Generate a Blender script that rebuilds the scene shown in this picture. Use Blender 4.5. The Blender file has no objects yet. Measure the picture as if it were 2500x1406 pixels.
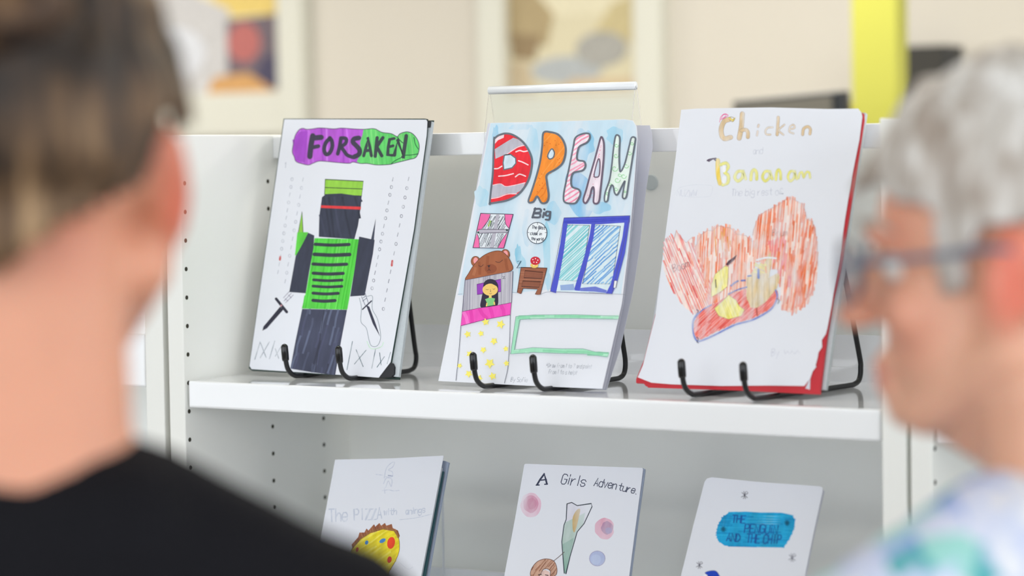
import bpy, bmesh, math, random
import numpy as np
from mathutils import Vector, Matrix
from mathutils.geometry import tessellate_polygon

random.seed(7)
SC = bpy.context.scene
COL = SC.collection
PI = math.pi

# ------------------------------------------------------------------ camera
W, H, FPX = 2500.0, 1406.0, 6169.02
CAM = Vector((1.93045, -2.36463, 0.25638))
RIGHT = Vector((0.84997556, 0.52660495, -0.01512556))
UP = Vector((-0.01334312, 0.05022067, 0.99864901))
FWD = Vector((-0.52665312, 0.84862543, -0.0497129))
cam_data = bpy.data.cameras.new('camera')
cam = bpy.data.objects.new('camera', cam_data)
COL.objects.link(cam)
m = Matrix.Identity(4)
for i in range(3):
    m[i][0], m[i][1], m[i][2], m[i][3] = RIGHT[i], UP[i], -FWD[i], CAM[i]
cam.matrix_world = m
cam_data.sensor_width = 36.0
cam_data.sensor_fit = 'HORIZONTAL'
cam_data.lens = FPX / W * 36.0
cam_data.clip_end = 60
cam_data.dof.use_dof = True
cam_data.dof.focus_distance = 2.92
cam_data.dof.aperture_fstop = 2.8
SC.camera = cam

# ------------------------------------------------------------------ light and exposure
FLOOR_Z, CEIL_Z = -1.35, 1.55
wd = bpy.data.worlds.new('daylight')
SC.world = wd
wd.use_nodes = True
bg = wd.node_tree.nodes['Background']
bg.inputs[0].default_value = (0.90, 0.945, 1.0, 1)
bg.inputs[1].default_value = 2.9
SC.view_settings.view_transform = 'Standard'
SC.view_settings.look = 'None'
SC.view_settings.gamma = 1
SC.view_settings.use_curve_mapping = False
SC.view_settings.exposure = 0.0
LAMPS = [(-3.3, 2.2), (-0.6, 2.2), (2.2, 2.2), (-2.6, 0.15), (-0.1, 0.15), (2.4, 0.15), (-0.4, -3.6), (2.4, -3.6)]  # unseen middle row, set over the bookcases to brighten their insides
LAMP_W = {0: 38, 1: 36, 2: 22, 3: 3.2, 4: 3.2, 5: 3.2, 6: 14, 7: 14}
SC.cycles.diffuse_bounces = 8
SC.cycles.max_bounces = 16
SC.cycles.transparent_max_bounces = 16
for i, (lx, ly) in enumerate(LAMPS):
    ld = bpy.data.lights.new('ceiling_lamp_light', 'AREA')
    ld.shape = 'RECTANGLE'
    ld.size, ld.size_y = 1.15, 0.55
    ld.energy = LAMP_W[i]
    ld.color = (1.0, 0.965, 0.90)
    lo = bpy.data.objects.new('ceiling_lamp_light', ld)
    lo.location = (lx, ly, CEIL_Z - 0.035)
    COL.objects.link(lo)

# ------------------------------------------------------------------ helpers
def lin(c):
    return tuple((v / 255 / 12.92) if v / 255 <= 0.04045 else ((v / 255 + 0.055) / 1.055) ** 2.4 for v in c)

def new_mat(name):
    mt = bpy.data.materials.new(name)
    mt.use_nodes = True
    nt = mt.node_tree
    return mt, nt, nt.nodes['Principled BSDF']

def mat(name, rgb, rough=0.5, spec=0.5, metal=0.0, noise=0.0, nscale=40.0, bump=0.0, coat=0.0, sss=0.0):
    """Principled material; colour as sRGB 0-255, with a fine procedural mottling."""
    mt, nt, b = new_mat(name)
    base = lin(rgb)
    b.inputs['Roughness'].default_value = rough
    b.inputs['Specular IOR Level'].default_value = spec
    b.inputs['Metallic'].default_value = metal
    b.inputs['Coat Weight'].default_value = coat
    if sss:
        b.inputs['Subsurface Weight'].default_value = sss
        b.inputs['Subsurface Radius'].default_value = (0.012, 0.005, 0.003)
    tc = nt.nodes.new('ShaderNodeTexCoord')
    nz = nt.nodes.new('ShaderNodeTexNoise')
    nz.inputs['Scale'].default_value = nscale
    nz.inputs['Detail'].default_value = 4
    nt.links.new(tc.outputs['Object'], nz.inputs['Vector'])
    mx = nt.nodes.new('ShaderNodeMix')
    mx.data_type = 'RGBA'
    mx.inputs[6].default_value = (*[max(0, v * (1 - noise)) for v in base], 1)
    mx.inputs[7].default_value = (*[min(1, v * (1 + noise)) for v in base], 1)
    nt.links.new(nz.outputs['Fac'], mx.inputs[0])
    nt.links.new(mx.outputs[2], b.inputs['Base Color'])
    if bump:
        bp = nt.nodes.new('ShaderNodeBump')
        bp.inputs['Strength'].default_value = bump
        bp.inputs['Distance'].default_value = 0.002
        nt.links.new(nz.outputs['Fac'], bp.inputs['Height'])
        nt.links.new(bp.outputs['Normal'], b.inputs['Normal'])
    return mt

def ink_mat(name, mottle=0.18, nscale=90.0, rough=0.6, paper_mix=0.0):
    """Printed / drawn colour kept per face in the mesh, with uneven marker coverage."""
    mt, nt, b = new_mat(name)
    at = nt.nodes.new('ShaderNodeAttribute')
    at.attribute_name = 'ink'
    tc = nt.nodes.new('ShaderNodeTexCoord')
    mp = nt.nodes.new('ShaderNodeMapping')
    mp.inputs['Scale'].default_value = (1.6, 0.5, 1.0)
    nz = nt.nodes.new('ShaderNodeTexNoise')
    nz.inputs['Scale'].default_value = nscale
    nz.inputs['Detail'].default_value = 3
    nt.links.new(tc.outputs['Object'], mp.inputs['Vector'])
    nt.links.new(mp.outputs['Vector'], nz.inputs['Vector'])
    mr = nt.nodes.new('ShaderNodeMapRange')
    mr.inputs['From Min'].default_value = 0.3
    mr.inputs['From Max'].default_value = 0.7
    mr.inputs['To Min'].default_value = 1 - mottle
    mr.inputs['To Max'].default_value = 1 + mottle
    nt.links.new(nz.outputs['Fac'], mr.inputs['Value'])
    vm = nt.nodes.new('ShaderNodeVectorMath')
    vm.operation = 'SCALE'
    nt.links.new(at.outputs['Color'], vm.inputs[0])
    nt.links.new(mr.outputs['Result'], vm.inputs['Scale'])
    out = vm.outputs[0]
    if paper_mix:
        mr2 = nt.nodes.new('ShaderNodeMapRange')
        mr2.inputs['From Min'].default_value = 0.42
        mr2.inputs['From Max'].default_value = 0.66
        mr2.inputs['To Min'].default_value = 0
        mr2.inputs['To Max'].default_value = paper_mix
        n2 = nt.nodes.new('ShaderNodeTexNoise')
        n2.inputs['Scale'].default_value = nscale * 0.45
        n2.inputs['Detail'].default_value = 5
        nt.links.new(mp.outputs['Vector'], n2.inputs['Vector'])
        nt.links.new(n2.outputs['Fac'], mr2.inputs['Value'])
        mx = nt.nodes.new('ShaderNodeMix')
        mx.data_type = 'RGBA'
        mx.inputs[7].default_value = (*lin((232, 236, 244)), 1)
        nt.links.new(mr2.outputs['Result'], mx.inputs[0])
        nt.links.new(out, mx.inputs[6])
        out = mx.outputs[2]
    nt.links.new(out, b.inputs['Base Color'])
    b.inputs['Roughness'].default_value = rough
    b.inputs['Specular IOR Level'].default_value = 0.3
    return mt

def link(name, data, parent=None, mtx=None):
    o = bpy.data.objects.new(name, data)
    COL.objects.link(o)
    if parent is not None:
        o.parent = parent
    if mtx is not None:
        o.matrix_local = mtx
    return o

def empty(name, loc=(0, 0, 0), rotz=0.0, label=None, cat=None, group=None, mtx=None):
    o = bpy.data.objects.new(name, None)
    o.empty_display_size = 0.05
    COL.objects.link(o)
    if mtx is not None:
        o.matrix_world = mtx
    else:
        o.location = loc
        o.rotation_euler = (0, 0, rotz)
    tag(o, label, cat, group)
    return o

def tag(o, label=None, cat=None, group=None, kind=None):
    if label: o['label'] = label
    if cat: o['category'] = cat
    if group: o['group'] = group
    if kind: o['kind'] = kind
    return o

def mesh_from_bm(bm, name, material, smooth=False):
    me = bpy.data.meshes.new(name)
    bmesh.ops.recalc_face_normals(bm, faces=bm.faces)
    bm.to_mesh(me)
    bm.free()
    if material is not None:
        for q in (material if isinstance(material, (list, tuple)) else [material]):
            me.materials.append(q)
    if smooth:
        for p in me.polygons: p.use_smooth = True
    return me

def add_box(bm, x0, x1, y0, y1, z0, z1, bevel=0.0):
    vs = [bm.verts.new((x, y, z)) for x in (x0, x1) for y in (y0, y1) for z in (z0, z1)]
    idx = [(0, 1, 3, 2), (4, 6, 7, 5), (0, 4, 5, 1), (2, 3, 7, 6), (0, 2, 6, 4), (1, 5, 7, 3)]
    fs = [bm.faces.new([vs[i] for i in q]) for q in idx]
    if bevel:
        es = list({e for f in fs for e in f.edges})
        bmesh.ops.bevel(bm, geom=es, offset=bevel, segments=3, affect='EDGES', profile=0.6)

def box(name, x0, x1, y0, y1, z0, z1, material, parent=None, bevel=0.0, mtx=None):
    bm = bmesh.new()
    add_box(bm, x0, x1, y0, y1, z0, z1, bevel)
    return link(name, mesh_from_bm(bm, name, material), parent, mtx)

def add_tube(bm, pts, r, seg=10, cap=True):
    """Sweep a round rod along points (r: number or one per point)."""
    pts = [Vector(p) for p in pts]
    n = len(pts)
    rr = r if isinstance(r, (list, tuple)) else [r] * n
    rings = []
    ref = None
    for i, p in enumerate(pts):
        t = (pts[min(i + 1, n - 1)] - pts[max(i - 1, 0)]).normalized()
        if ref is None:
            ref = Vector((0, 0, 1)) if abs(t.z) < 0.9 else Vector((1, 0, 0))
        a = t.cross(ref)
        if a.length < 1e-5:
            a = t.orthogonal()
        a.normalize()
        b = t.cross(a).normalized()
        ref = a.cross(t).normalized() if False else ref
        if i and rings:
            # keep the ring from twisting
            pa = rings[-1][1]
            a = (pa - t * pa.dot(t)).normalized()
            b = t.cross(a)
        rings.append(([bm.verts.new(p + (a * math.cos(2 * PI * k / seg) + b * math.sin(2 * PI * k / seg)) * rr[i]) for k in range(seg)], a))
    for i in range(n - 1):
        A, B = rings[i][0], rings[i + 1][0]
        for k in range(seg):
            bm.faces.new((A[k], A[(k + 1) % seg], B[(k + 1) % seg], B[k]))
    if cap:
        bm.faces.new(rings[0][0][::-1])
        bm.faces.new(rings[-1][0])

def catmull(pts, n=6, closed=False):
    P = [Vector(p) for p in pts]
    if len(P) < 3: return P
    out = []
    m_ = len(P)
    rng = range(m_ if closed else m_ - 1)
    for i in rng:
        p0 = P[(i - 1) % m_] if closed or i > 0 else P[i] * 2 - P[i + 1]
        p1, p2 = P[i], P[(i + 1) % m_]
        p3 = P[(i + 2) % m_] if closed or i + 2 < m_ else p2 * 2 - p1
        for k in range(n):
            t = k / n
            out.append(0.5 * ((2 * p1) + (p2 - p0) * t + (2 * p0 - 5 * p1 + 4 * p2 - p3) * t * t + (3 * p1 - p0 - 3 * p2 + p3) * t ** 3))
    if not closed: out.append(P[-1])
    return out

def add_prism(bm, poly, z0, z1):
    """Extruded outline in local xy between z0 (back) and z1 (front)."""
    A = [bm.verts.new((p[0], p[1], z0)) for p in poly]
    B = [bm.verts.new((p[0], p[1], z1)) for p in poly]
    n = len(poly)
    tris = tessellate_polygon([[Vector((p[0], p[1], 0)) for p in poly]])
    for t in tris:
        bm.faces.new([B[i] for i in t])
        bm.faces.new([A[i] for i in reversed(t)])
    for i in range(n):
        bm.faces.new((A[i], A[(i + 1) % n], B[(i + 1) % n], B[i]))

def prism(name, poly, z0, z1, material, parent):
    bm = bmesh.new()
    add_prism(bm, poly, z0, z1)
    return link(name, mesh_from_bm(bm, name, material), parent)

# ------------------------------------------------------------------ pages and hand drawings
def ray(px, py):
    return FWD + RIGHT * ((px - W / 2) / FPX) - UP * ((py - H / 2) / FPX)

def hit(px, py, point, normal):
    d = ray(px, py)
    return CAM + d * ((point - CAM).dot(normal) / d.dot(normal))

class Page:
    """Plane of a leaning sheet: origin at its lower left corner, u along the bottom, v up the sheet, n towards the reader."""
    def __init__(s, X, Y, yaw, tilt, w, h, roll, zb):
        u = Vector((math.cos(yaw), math.sin(yaw), 0))
        n0 = Vector((-math.sin(yaw), math.cos(yaw), 0))
        v = Vector((0, 0, 1)) * math.cos(tilt) + n0 * math.sin(tilt)
        c, q = math.cos(roll), math.sin(roll)
        u, v = c * u + q * v, -q * u + c * v
        s.o, s.u, s.v, s.n, s.w, s.h = Vector((X, Y, zb)), u, v, u.cross(v), w, h
        s.mtx = Matrix(((u.x, v.x, s.n.x, X), (u.y, v.y, s.n.y, Y), (u.z, v.z, s.n.z, zb), (0, 0, 0, 1)))
    def loc(s, px, py, depth=0.0):
        p = hit(px, py, s.o + s.n * depth, s.n) - s.o
        return Vector((p.dot(s.u), p.dot(s.v)))
    def outline(s, pts, depth=0.0):
        return [s.loc(x, y, depth) for x, y in pts]

GLY = {
 'A': '02 28 42,14 34', 'B': '02 08 38 47 36 05,05 35 44 33 02', 'C': '47 38 18 07 03 12 32 43', 'D': '02 08 28 46 44 22 02',
 'E': '48 08 02 42,05 35', 'F': '48 08 02,05 35', 'G': '47 38 18 07 03 12 32 43 45 25', 'H': '02 08,42 48,05 45', 'I': '22 28',
 'K': '02 08,48 05 42', 'N': '02 08 42 48', 'O': '12 03 07 18 38 47 43 32 12', 'P': '02 08 38 47 46 35 05', 'R': '02 08 38 47 46 35 05,25 42',
 'S': '47 38 18 07 06 15 35 44 43 32 12 03', 'T': '08 48,28 22', 'U': '08 03 12 32 43 48', 'V': '08 22 48', 'X': '02 48,08 42', 'Z': '08 48 02 42', 'W': '08 12 26 32 48',
 'a': '46 26 15 13 22 32 44,46 42', 'b': '08 02,05 26 36 45 43 32 12 03', 'c': '45 36 16 05 03 12 32 43', 'd': '48 42,45 36 16 05 03 12 32 43',
 'e': '04 44 45 36 16 05 03 12 32 43', 'f': '47 38 28 17 12,05 35', 'g': '46 41 30 10 01,45 36 16 05 04 13 33 44', 'h': '08 02,04 26 36 45 42',
 'i': '26 22,28 27', 'k': '08 02,46 04 42', 'l': '28 22', 'm': '06 02,05 16 25 22,25 36 45 42', 'n': '06 02,05 26 36 45 42',
 'o': '12 03 05 16 36 45 43 32 12', 'p': '06 00,05 26 36 45 43 32 12 03', 'r': '06 02,04 15 26 36', 's': '45 36 16 05 14 34 43 32 12 03',
 't': '28 23 32 42,06 46', 'u': '06 03 12 32 43,46 42', 'v': '06 22 46', 'w': '06 12 25 32 46', 'x': '06 42,46 02', 'y': '06 23,46 10', 'z': '06 46 02 42',
 '.': '22 32', '*': '24 28,06 44,04 46', '?': '07 18 38 47 36 24,23 22', '1': '17 28 22', ',': '22 10', '!': '28 24,23 22',
}

class Art:
    """Collects flat marks (fills, strokes) in picture coordinates and lays them on a page as thin printed layers."""
    def __init__(s, page, k=1.0):
        s.pg, s.k = page, k
        s.F = (0, 0, 1.0)
        s.items = []       # (level, colour, [polygons in page uv])
        s.boxes = []
    def at(s, ox, oy, sc):
        s.F = (ox, oy, sc)
        return s
    def px(s, p):
        ox, oy, sc = s.F
        return s.pg.loc(ox + p[0] / sc, oy + p[1] / sc)
    def push(s, col, polys, level=None, subs=None):
        xs = [q[0] for p in polys for q in p]
        ys = [q[1] for p in polys for q in p]
        bb = (min(xs), min(ys), max(xs), max(ys))
        if level is None:
            level = 0
            for b, l in s.boxes:
                if l >= level and b[0] <= bb[2] and bb[0] <= b[2] and b[1] <= bb[3] and bb[1] <= b[3]:
                    level = l + 1
        s.boxes.append((bb, level))
        s.items.append((level, col, polys, subs or [0.0] * len(polys)))
        return level
    def fill(s, col, pts, smooth=False, level=None):
        pts = [Vector((p[0], p[1], 0)) for p in pts]
        if smooth: pts = catmull(pts, 5, True)
        return s.push(col, [[s.px(p) for p in pts]], level)
    def ell(s, col, cx, cy, rx, ry, rot=0.0, n=24, level=None):
        c, q = math.cos(rot), math.sin(rot)
        return s.fill(col, [(cx + rx * math.cos(t) * c - ry * math.sin(t) * q, cy + rx * math.cos(t) * q + ry * math.sin(t) * c) for t in [2 * PI * i / n for i in range(n)]], level=level)
    def strokes(s, col, w, lines, smooth=False, level=None, taper=False, caps=True):
        polys, subs = [], []
        for j, pts in enumerate(lines):
            sub = (j % 5) * 0.0000024
            n_before = len(polys)
            P = [Vector((p[0], p[1], 0)) for p in pts]
            if smooth and len(P) > 2: P = catmull(P, 5)
            n = len(P)
            L, R = [], []
            for i in range(n):
                t = P[min(i + 1, n - 1)] - P[max(i - 1, 0)]
                if t.length < 1e-6: t = Vector((1, 0, 0))
                t.normalize()
                nn = Vector((-t.y, t.x, 0))
                ww = w / 2 * ((1 - 0.85 * abs(2 * i / (n - 1) - 1)) if taper and n > 1 else 1)
                # widen a little at sharp corners so the stroke keeps its width
                if 0 < i < n - 1:
                    a = (P[i] - P[i - 1]).normalized(); b = (P[i + 1] - P[i]).normalized()
                    ww /= max(0.6, math.sqrt(max(0.05, (1 + a.dot(b)) / 2)))
                L.append(P[i] + nn * ww); R.append(P[i] - nn * ww)
            for i in range(n - 1):
                polys.append([s.px(L[i]), s.px(L[i + 1]), s.px(R[i + 1]), s.px(R[i])])
            n_strip = len(polys)
            if caps and not taper and w / s.F[2] > 1.6:
                for c in ([P[0], P[-1]] if n < 40 else [P[0], P[-1]]):
                    polys.append([s.px(c + Vector((math.cos(a), math.sin(a), 0)) * w / 2) for a in [2 * PI * i / 10 for i in range(10)]])
                for i in range(1, n - 1):
                    a = (P[i] - P[i - 1]).normalized(); b = (P[i + 1] - P[i]).normalized()
                    if a.dot(b) < 0.7:
                        polys.append([s.px(P[i] + Vector((math.cos(g), math.sin(g), 0)) * w / 2) for g in [2 * PI * j_ / 10 for j_ in range(10)]])
            subs += [sub] * (n_strip - n_before) + [sub + 0.0000010 + 0.0000002 * (q % 3) for q in range(len(polys) - n_strip)]
        return s.push(col, polys, level, subs)
    def line(s, col, w, pts, smooth=True, level=None, taper=False):
        return s.strokes(col, w, [pts], smooth, level, taper)
    def outline(s, col, w, pts, smooth=False, level=None):
        P = [Vector((p[0], p[1], 0)) for p in pts]
        if smooth: P = catmull(P, 5, True)
        return s.strokes(col, w, [list(P) + [P[0], P[1]]], False, level)
    def hatch(s, cols, w, poly, ang, step, jit=0.3, skip=0.0, over=0.0, seed=1, seglen=None):
        """Parallel pencil or pen strokes clipped to an outline."""
        rnd = random.Random(seed)
        c, q = math.cos(ang), math.sin(ang)
        R = [(p[0] * c + p[1] * q, -p[0] * q + p[1] * c) for p in poly]
        y0, y1 = min(p[1] for p in R), max(p[1] for p in R)
        y = y0 + step / 2
        groups = {}
        while y < y1:
            yy = y + rnd.uniform(-jit, jit) * step
            xs = []
            for i in range(len(R)):
                a, b = R[i], R[(i + 1) % len(R)]
                if (a[1] > yy) != (b[1] > yy):
                    xs.append(a[0] + (yy - a[1]) / (b[1] - a[1]) * (b[0] - a[0]))
            xs.sort()
            for i in range(0, len(xs) - 1, 2):
                a, b = xs[i] - over * rnd.random(), xs[i + 1] + over * rnd.random()
                spans = [(a, b)]
                if seglen:
                    spans = []
                    t = a - rnd.random() * seglen * 0.5
                    while t < b:
                        e = t + seglen * rnd.uniform(0.5, 1.2)
                        spans.append((max(a, t), min(b, e))); t = e - seglen * 0.05
                for (a_, b_) in spans:
                    if rnd.random() < skip or b_ - a_ < w: continue
                    ci = rnd.randrange(len(cols))
                    sl = rnd.uniform(-jit, jit) * step * 0.8
                    p = []
                    for k in range(3):
                        t = k / 2
                        X, Y = a_ + (b_ - a_) * t, yy + sl * (t - 0.5) + rnd.uniform(-0.15, 0.15) * step
                        p.append((X * c - Y * q, X * q + Y * c))
                    groups.setdefault(ci, []).append(p)
            y += step
        for ci in groups:
            s.strokes(cols[ci], w, groups[ci], caps=False)
    def text(s, txt, col, w, x, y, size, rot=0.0, adv=0.95, slant=0.12, wid=0.62, jit=0.05, seed=3, level=None):
        """Hand lettering with single strokes; x, y is the start of the baseline."""
        rnd = random.Random(seed)
        c, q = math.cos(rot), math.sin(rot)
        lines = []
        cx = 0.0
        for ch in txt:
            if ch == ' ':
                cx += size * wid * 0.8; continue
            g = GLY.get(ch)
            if g is None: continue
            dy = rnd.uniform(-jit, jit) * size
            narrow = 0.45 if ch in 'il1.!' else 1.0
            for pl in g.split(','):
                pts = []
                for pr in pl.split():
                    gx, gy = int(pr[0]) / 4.0, (int(pr[1]) - 2) / 6.0
                    if narrow < 1: gx = (gx - 0.5) * narrow * 1 + 0.25
                    X = cx + gx * size * wid + gy * size * slant + rnd.uniform(-jit, jit) * size * 0.3
                    Y = -gy * size + dy + rnd.uniform(-jit, jit) * size * 0.3
                    pts.append((x + X * c - Y * q, y + X * q + Y * c))
                lines.append(pts)
            cx += size * wid * (narrow if narrow < 1 else 1) * adv + size * 0.14
        return s.strokes(col, w, lines, False, level)
    def flush(s, name, material, parent):
        o = s.build(name, material, parent)
        s.items = []
        return o
    def build(s, name, material, parent, z0=0.00002, dz=0.000014):
        V, Fc, Cc = [], [], []
        for lv, col, polys, subs in s.items:
            z = z0 + dz * lv
            a = tuple(min(0.97, max(0.0, v * s.k)) for v in lin(col))
            for p, zs in zip(polys, subs):
                b = len(V)
                V += [(q[0], q[1], z + zs) for q in p]
                if len(p) == 4 or len(p) == 3:
                    ar = sum(p[i][0] * p[(i + 1) % len(p)][1] - p[(i + 1) % len(p)][0] * p[i][1] for i in range(len(p)))
                    ix = list(range(b, b + len(p)))
                    Fc.append(tuple(ix if ar > 0 else ix[::-1])); Cc.append(a)
                else:
                    for t in tessellate_polygon([[Vector((q[0], q[1], 0)) for q in p]]):
                        A, B, C_ = p[t[0]], p[t[1]], p[t[2]]
                        cr = (B[0] - A[0]) * (C_[1] - A[1]) - (B[1] - A[1]) * (C_[0] - A[0])
                        ix = (b + t[0], b + t[1], b + t[2])
                        Fc.append(ix if cr > 0 else ix[::-1]); Cc.append(a)
        me = bpy.data.meshes.new(name)
        me.from_pydata(V, [], Fc)
        at = me.attributes.new('ink', 'FLOAT_COLOR', 'FACE')
        buf = np.ones((len(Fc), 4), dtype=np.float32)
        buf[:, :3] = np.array(Cc, dtype=np.float32)
        at.data.foreach_set('color', buf.ravel())
        me.materials.append(material)
        return link(name, me, parent)

# ------------------------------------------------------------------ materials
M = {}
M['shelf'] = mat('white_lacquered_steel', (243, 245, 248), 0.10, 0.5, noise=0.008, nscale=8, coat=0.5)
M['panel'] = mat('white_panel', (242, 243, 239), 0.38, 0.45, noise=0.008, nscale=6)
M['hole'] = mat('peg_hole_shade', (58, 56, 46), 0.8, 0.2)
M['wire'] = mat('black_coated_wire', (16, 18, 22), 0.32, 0.5, noise=0.05)
M['cap'] = mat('black_rubber', (10, 12, 16), 0.22, 0.5, noise=0.05)
M['paper'] = mat('white_paper', (229, 232, 241), 0.62, 0.3, noise=0.018, nscale=14)
M['paper_grey'] = mat('greyish_paper', (212, 214, 226), 0.7, 0.25, noise=0.02, nscale=14)
M['page_edge'] = mat('page_edges', (196, 204, 210), 0.8, 0.2, noise=0.08, nscale=400)
M['green_board'] = mat('dark_green_board', (22, 52, 44), 0.5, 0.4, noise=0.1)
M['black_board'] = mat('black_board', (24, 26, 32), 0.45, 0.45, noise=0.15)
M['red_card'] = mat('red_card', (196, 22, 42), 0.38, 0.5, noise=0.05, nscale=20)
M['blue_grey_paper'] = mat('blue_grey_paper', (168, 180, 202), 0.7, 0.25, noise=0.03, nscale=20)
M['dark_teal'] = mat('dark_teal_board', (48, 84, 92), 0.6, 0.3, noise=0.05)
M['ink'] = ink_mat('felt_pen_ink', 0.14, 70)
M['ink_flat'] = ink_mat('pen_line', 0.05, 90)
M['pencil'] = ink_mat('pencil_line', 0.05, 300, paper_mix=0.55)
M['wash'] = ink_mat('watercolour_wash', 0.05, 34, paper_mix=0.8)
M['crayon'] = ink_mat('coloured_pencil', 0.10, 160, paper_mix=0.5)

def acrylic(name):
    mt, nt, b = new_mat(name)
    b.inputs['Base Color'].default_value = (0.97, 0.985, 0.99, 1)
    b.inputs['Roughness'].default_value = 0.03
    b.inputs['Transmission Weight'].default_value = 1.0
    b.inputs['IOR'].default_value = 1.3
    nz = nt.nodes.new('ShaderNodeTexNoise')
    nz.inputs['Scale'].default_value = 20
    mr = nt.nodes.new('ShaderNodeMapRange')
    mr.inputs['To Min'].default_value = 0.015
    mr.inputs['To Max'].default_value = 0.05
    nt.links.new(nz.outputs['Fac'], mr.inputs['Value'])
    nt.links.new(mr.outputs['Result'], b.inputs['Roughness'])
    return mt
M['acrylic'] = acrylic('clear_acrylic')
M['acrylic_edge'] = mat('acrylic_edge_glint', (246, 250, 255), 0.12, 0.6, noise=0.01)  # opaque white paints the light caught in clear acrylic edges
def frosted(name):
    mt, nt, b = new_mat(name)
    b.inputs['Base Color'].default_value = (0.9, 0.93, 0.95, 1)
    b.inputs['Roughness'].default_value = 0.3
    nz = nt.nodes.new('ShaderNodeTexNoise'); nz.inputs['Scale'].default_value = 60
    mr = nt.nodes.new('ShaderNodeMapRange'); mr.inputs['To Min'].default_value = 0.25; mr.inputs['To Max'].default_value = 0.4
    nt.links.new(nz.outputs['Fac'], mr.inputs['Value']); nt.links.new(mr.outputs['Result'], b.inputs['Alpha'])
    return mt
M['acrylic_cut'] = frosted('cut_acrylic_side')

# ------------------------------------------------------------------ the room
M['wall'] = mat('cream_wall_paint', (203, 197, 186), 0.8, 0.2, noise=0.012, nscale=3)
M['trim'] = mat('pale_cream_trim', (208, 207, 196), 0.6, 0.3, noise=0.01, nscale=5)
M['ceil'] = mat('white_ceiling', (236, 236, 232), 0.85, 0.2, noise=0.01)
M['carpet'] = mat('grey_beige_carpet', (150, 146, 138), 0.95, 0.1, noise=0.15, nscale=220, bump=0.4)
WX0, WX1, WY0, WY1 = -6.2, 4.4, -5.2, 3.62
# the room runs on, open to daylight, behind the camera and to the right
tag(box('floor', WX0, 14, -14, WY1, FLOOR_Z - 0.1, FLOOR_Z, M['carpet']), kind='structure')
tag(box('ceiling', WX0, WX1, WY0, WY1, CEIL_Z, CEIL_Z + 0.1, M['ceil']), kind='structure')
tag(box('wall_back', WX0, WX1, WY1, WY1 + 0.12, FLOOR_Z, CEIL_Z, M['wall']), kind='structure')
tag(box('wall_left', WX0 - 0.12, WX0, WY0, WY1, FLOOR_Z, CEIL_Z, M['wall']), kind='structure')
tag(box('baseboard_back', WX0, WX1, WY1 - 0.015, WY1, FLOOR_Z, FLOOR_Z + 0.1, M['trim']), kind='structure')

M['lamp_frame'] = mat('white_lamp_frame', (235, 235, 232), 0.4)
mtl, ntl, bl = new_mat('lamp_diffuser')
bl.inputs['Emission Color'].default_value = (1.0, 0.965, 0.90, 1)
bl.inputs['Emission Strength'].default_value = 3.0
M['diffuser'] = mtl
for i, (lx, ly) in enumerate(LAMPS):
    row = ['over the back wall side', 'over the back wall side', 'over the back wall side', 'over the bookcases', 'over the bookcases', 'over the bookcases', 'near the front of the room', 'near the front of the room'][i]
    side = ['left', 'middle', 'right', 'left', 'middle', 'right', 'left', 'right'][i]
    r = empty('ceiling_lamp', (lx, ly, CEIL_Z), label='flat white ceiling light panel, %s one of the row %s' % (side, row), cat='lamp', group='ceiling light panels')
    bm = bmesh.new()
    for (a, b_, c, d) in ((-0.6, 0.6, -0.31, -0.28), (-0.6, 0.6, 0.28, 0.31), (-0.6, -0.575, -0.28, 0.28), (0.575, 0.6, -0.28, 0.28)):
        add_box(bm, a, b_, c, d, -0.03, 0.0)
    link('lamp_frame', mesh_from_bm(bm, 'lamp_frame', M['lamp_frame']), r)
    box('diffuser', -0.575, 0.575, -0.28, 0.28, -0.02, -0.012, M['diffuser'], r)

# framed pictures on the back wall, thick pale frames
def wall_pt(px, py, Y=WY1):
    p = hit(px, py, Vector((0, Y, 0)), Vector((0, -1, 0)))
    return p.x, p.z

def framed_picture(px0, px1, pyb, ztop, fw, label, marks, backing):
    x0, zb = wall_pt(px0, pyb)
    x1, _ = wall_pt(px1, pyb)
    mtx = Matrix(((1, 0, 0, x0), (0, 0, -1, WY1), (0, 1, 0, zb), (0, 0, 0, 1)))
    r = empty('framed_picture', label=label, cat='picture', mtx=mtx, group='framed pictures on the cream wall')
    w, h = x1 - x0, ztop - zb
    bm = bmesh.new()
    add_box(bm, -fw, 0, -fw * 1.4, h + fw, 0, 0.045, 0.004)
    add_box(bm, w, w + fw, -fw * 1.4, h + fw, 0, 0.045, 0.004)
    add_box(bm, 0, w, h, h + fw, 0, 0.045, 0.004)
    add_box(bm, 0, w, -fw * 1.4, 0, 0, 0.045, 0.004)
    link('frame', mesh_from_bm(bm, 'frame', M['trim']), r)
    bm = bmesh.new()
    add_box(bm, 0, w, 0, h, 0.004, 0.012)
    pr = link('print', mesh_from_bm(bm, 'print', mat('print_ground', backing, 0.6, noise=0.03, nscale=6)), r)
    class FlatPage:
        def loc(s, a, b_, depth=0): return Vector((a, b_))
    A = Art(FlatPage())
    A.F = (0, 0, 1.0)
    for col, pts in marks:
        A.fill(col, [(min(w, max(0, a * w)), min(h, max(0, b_ * h))) for a, b_ in pts], smooth=False)
    A.build('picture_image', M['ink'], pr, z0=0.0125, dz=0.0003)
    return r

def blob(cx, cy, rx, ry, n=14):
    return [(cx + rx * math.cos(2 * PI * i / n), cy + ry * math.sin(2 * PI * i / n)) for i in range(n)]

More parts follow.
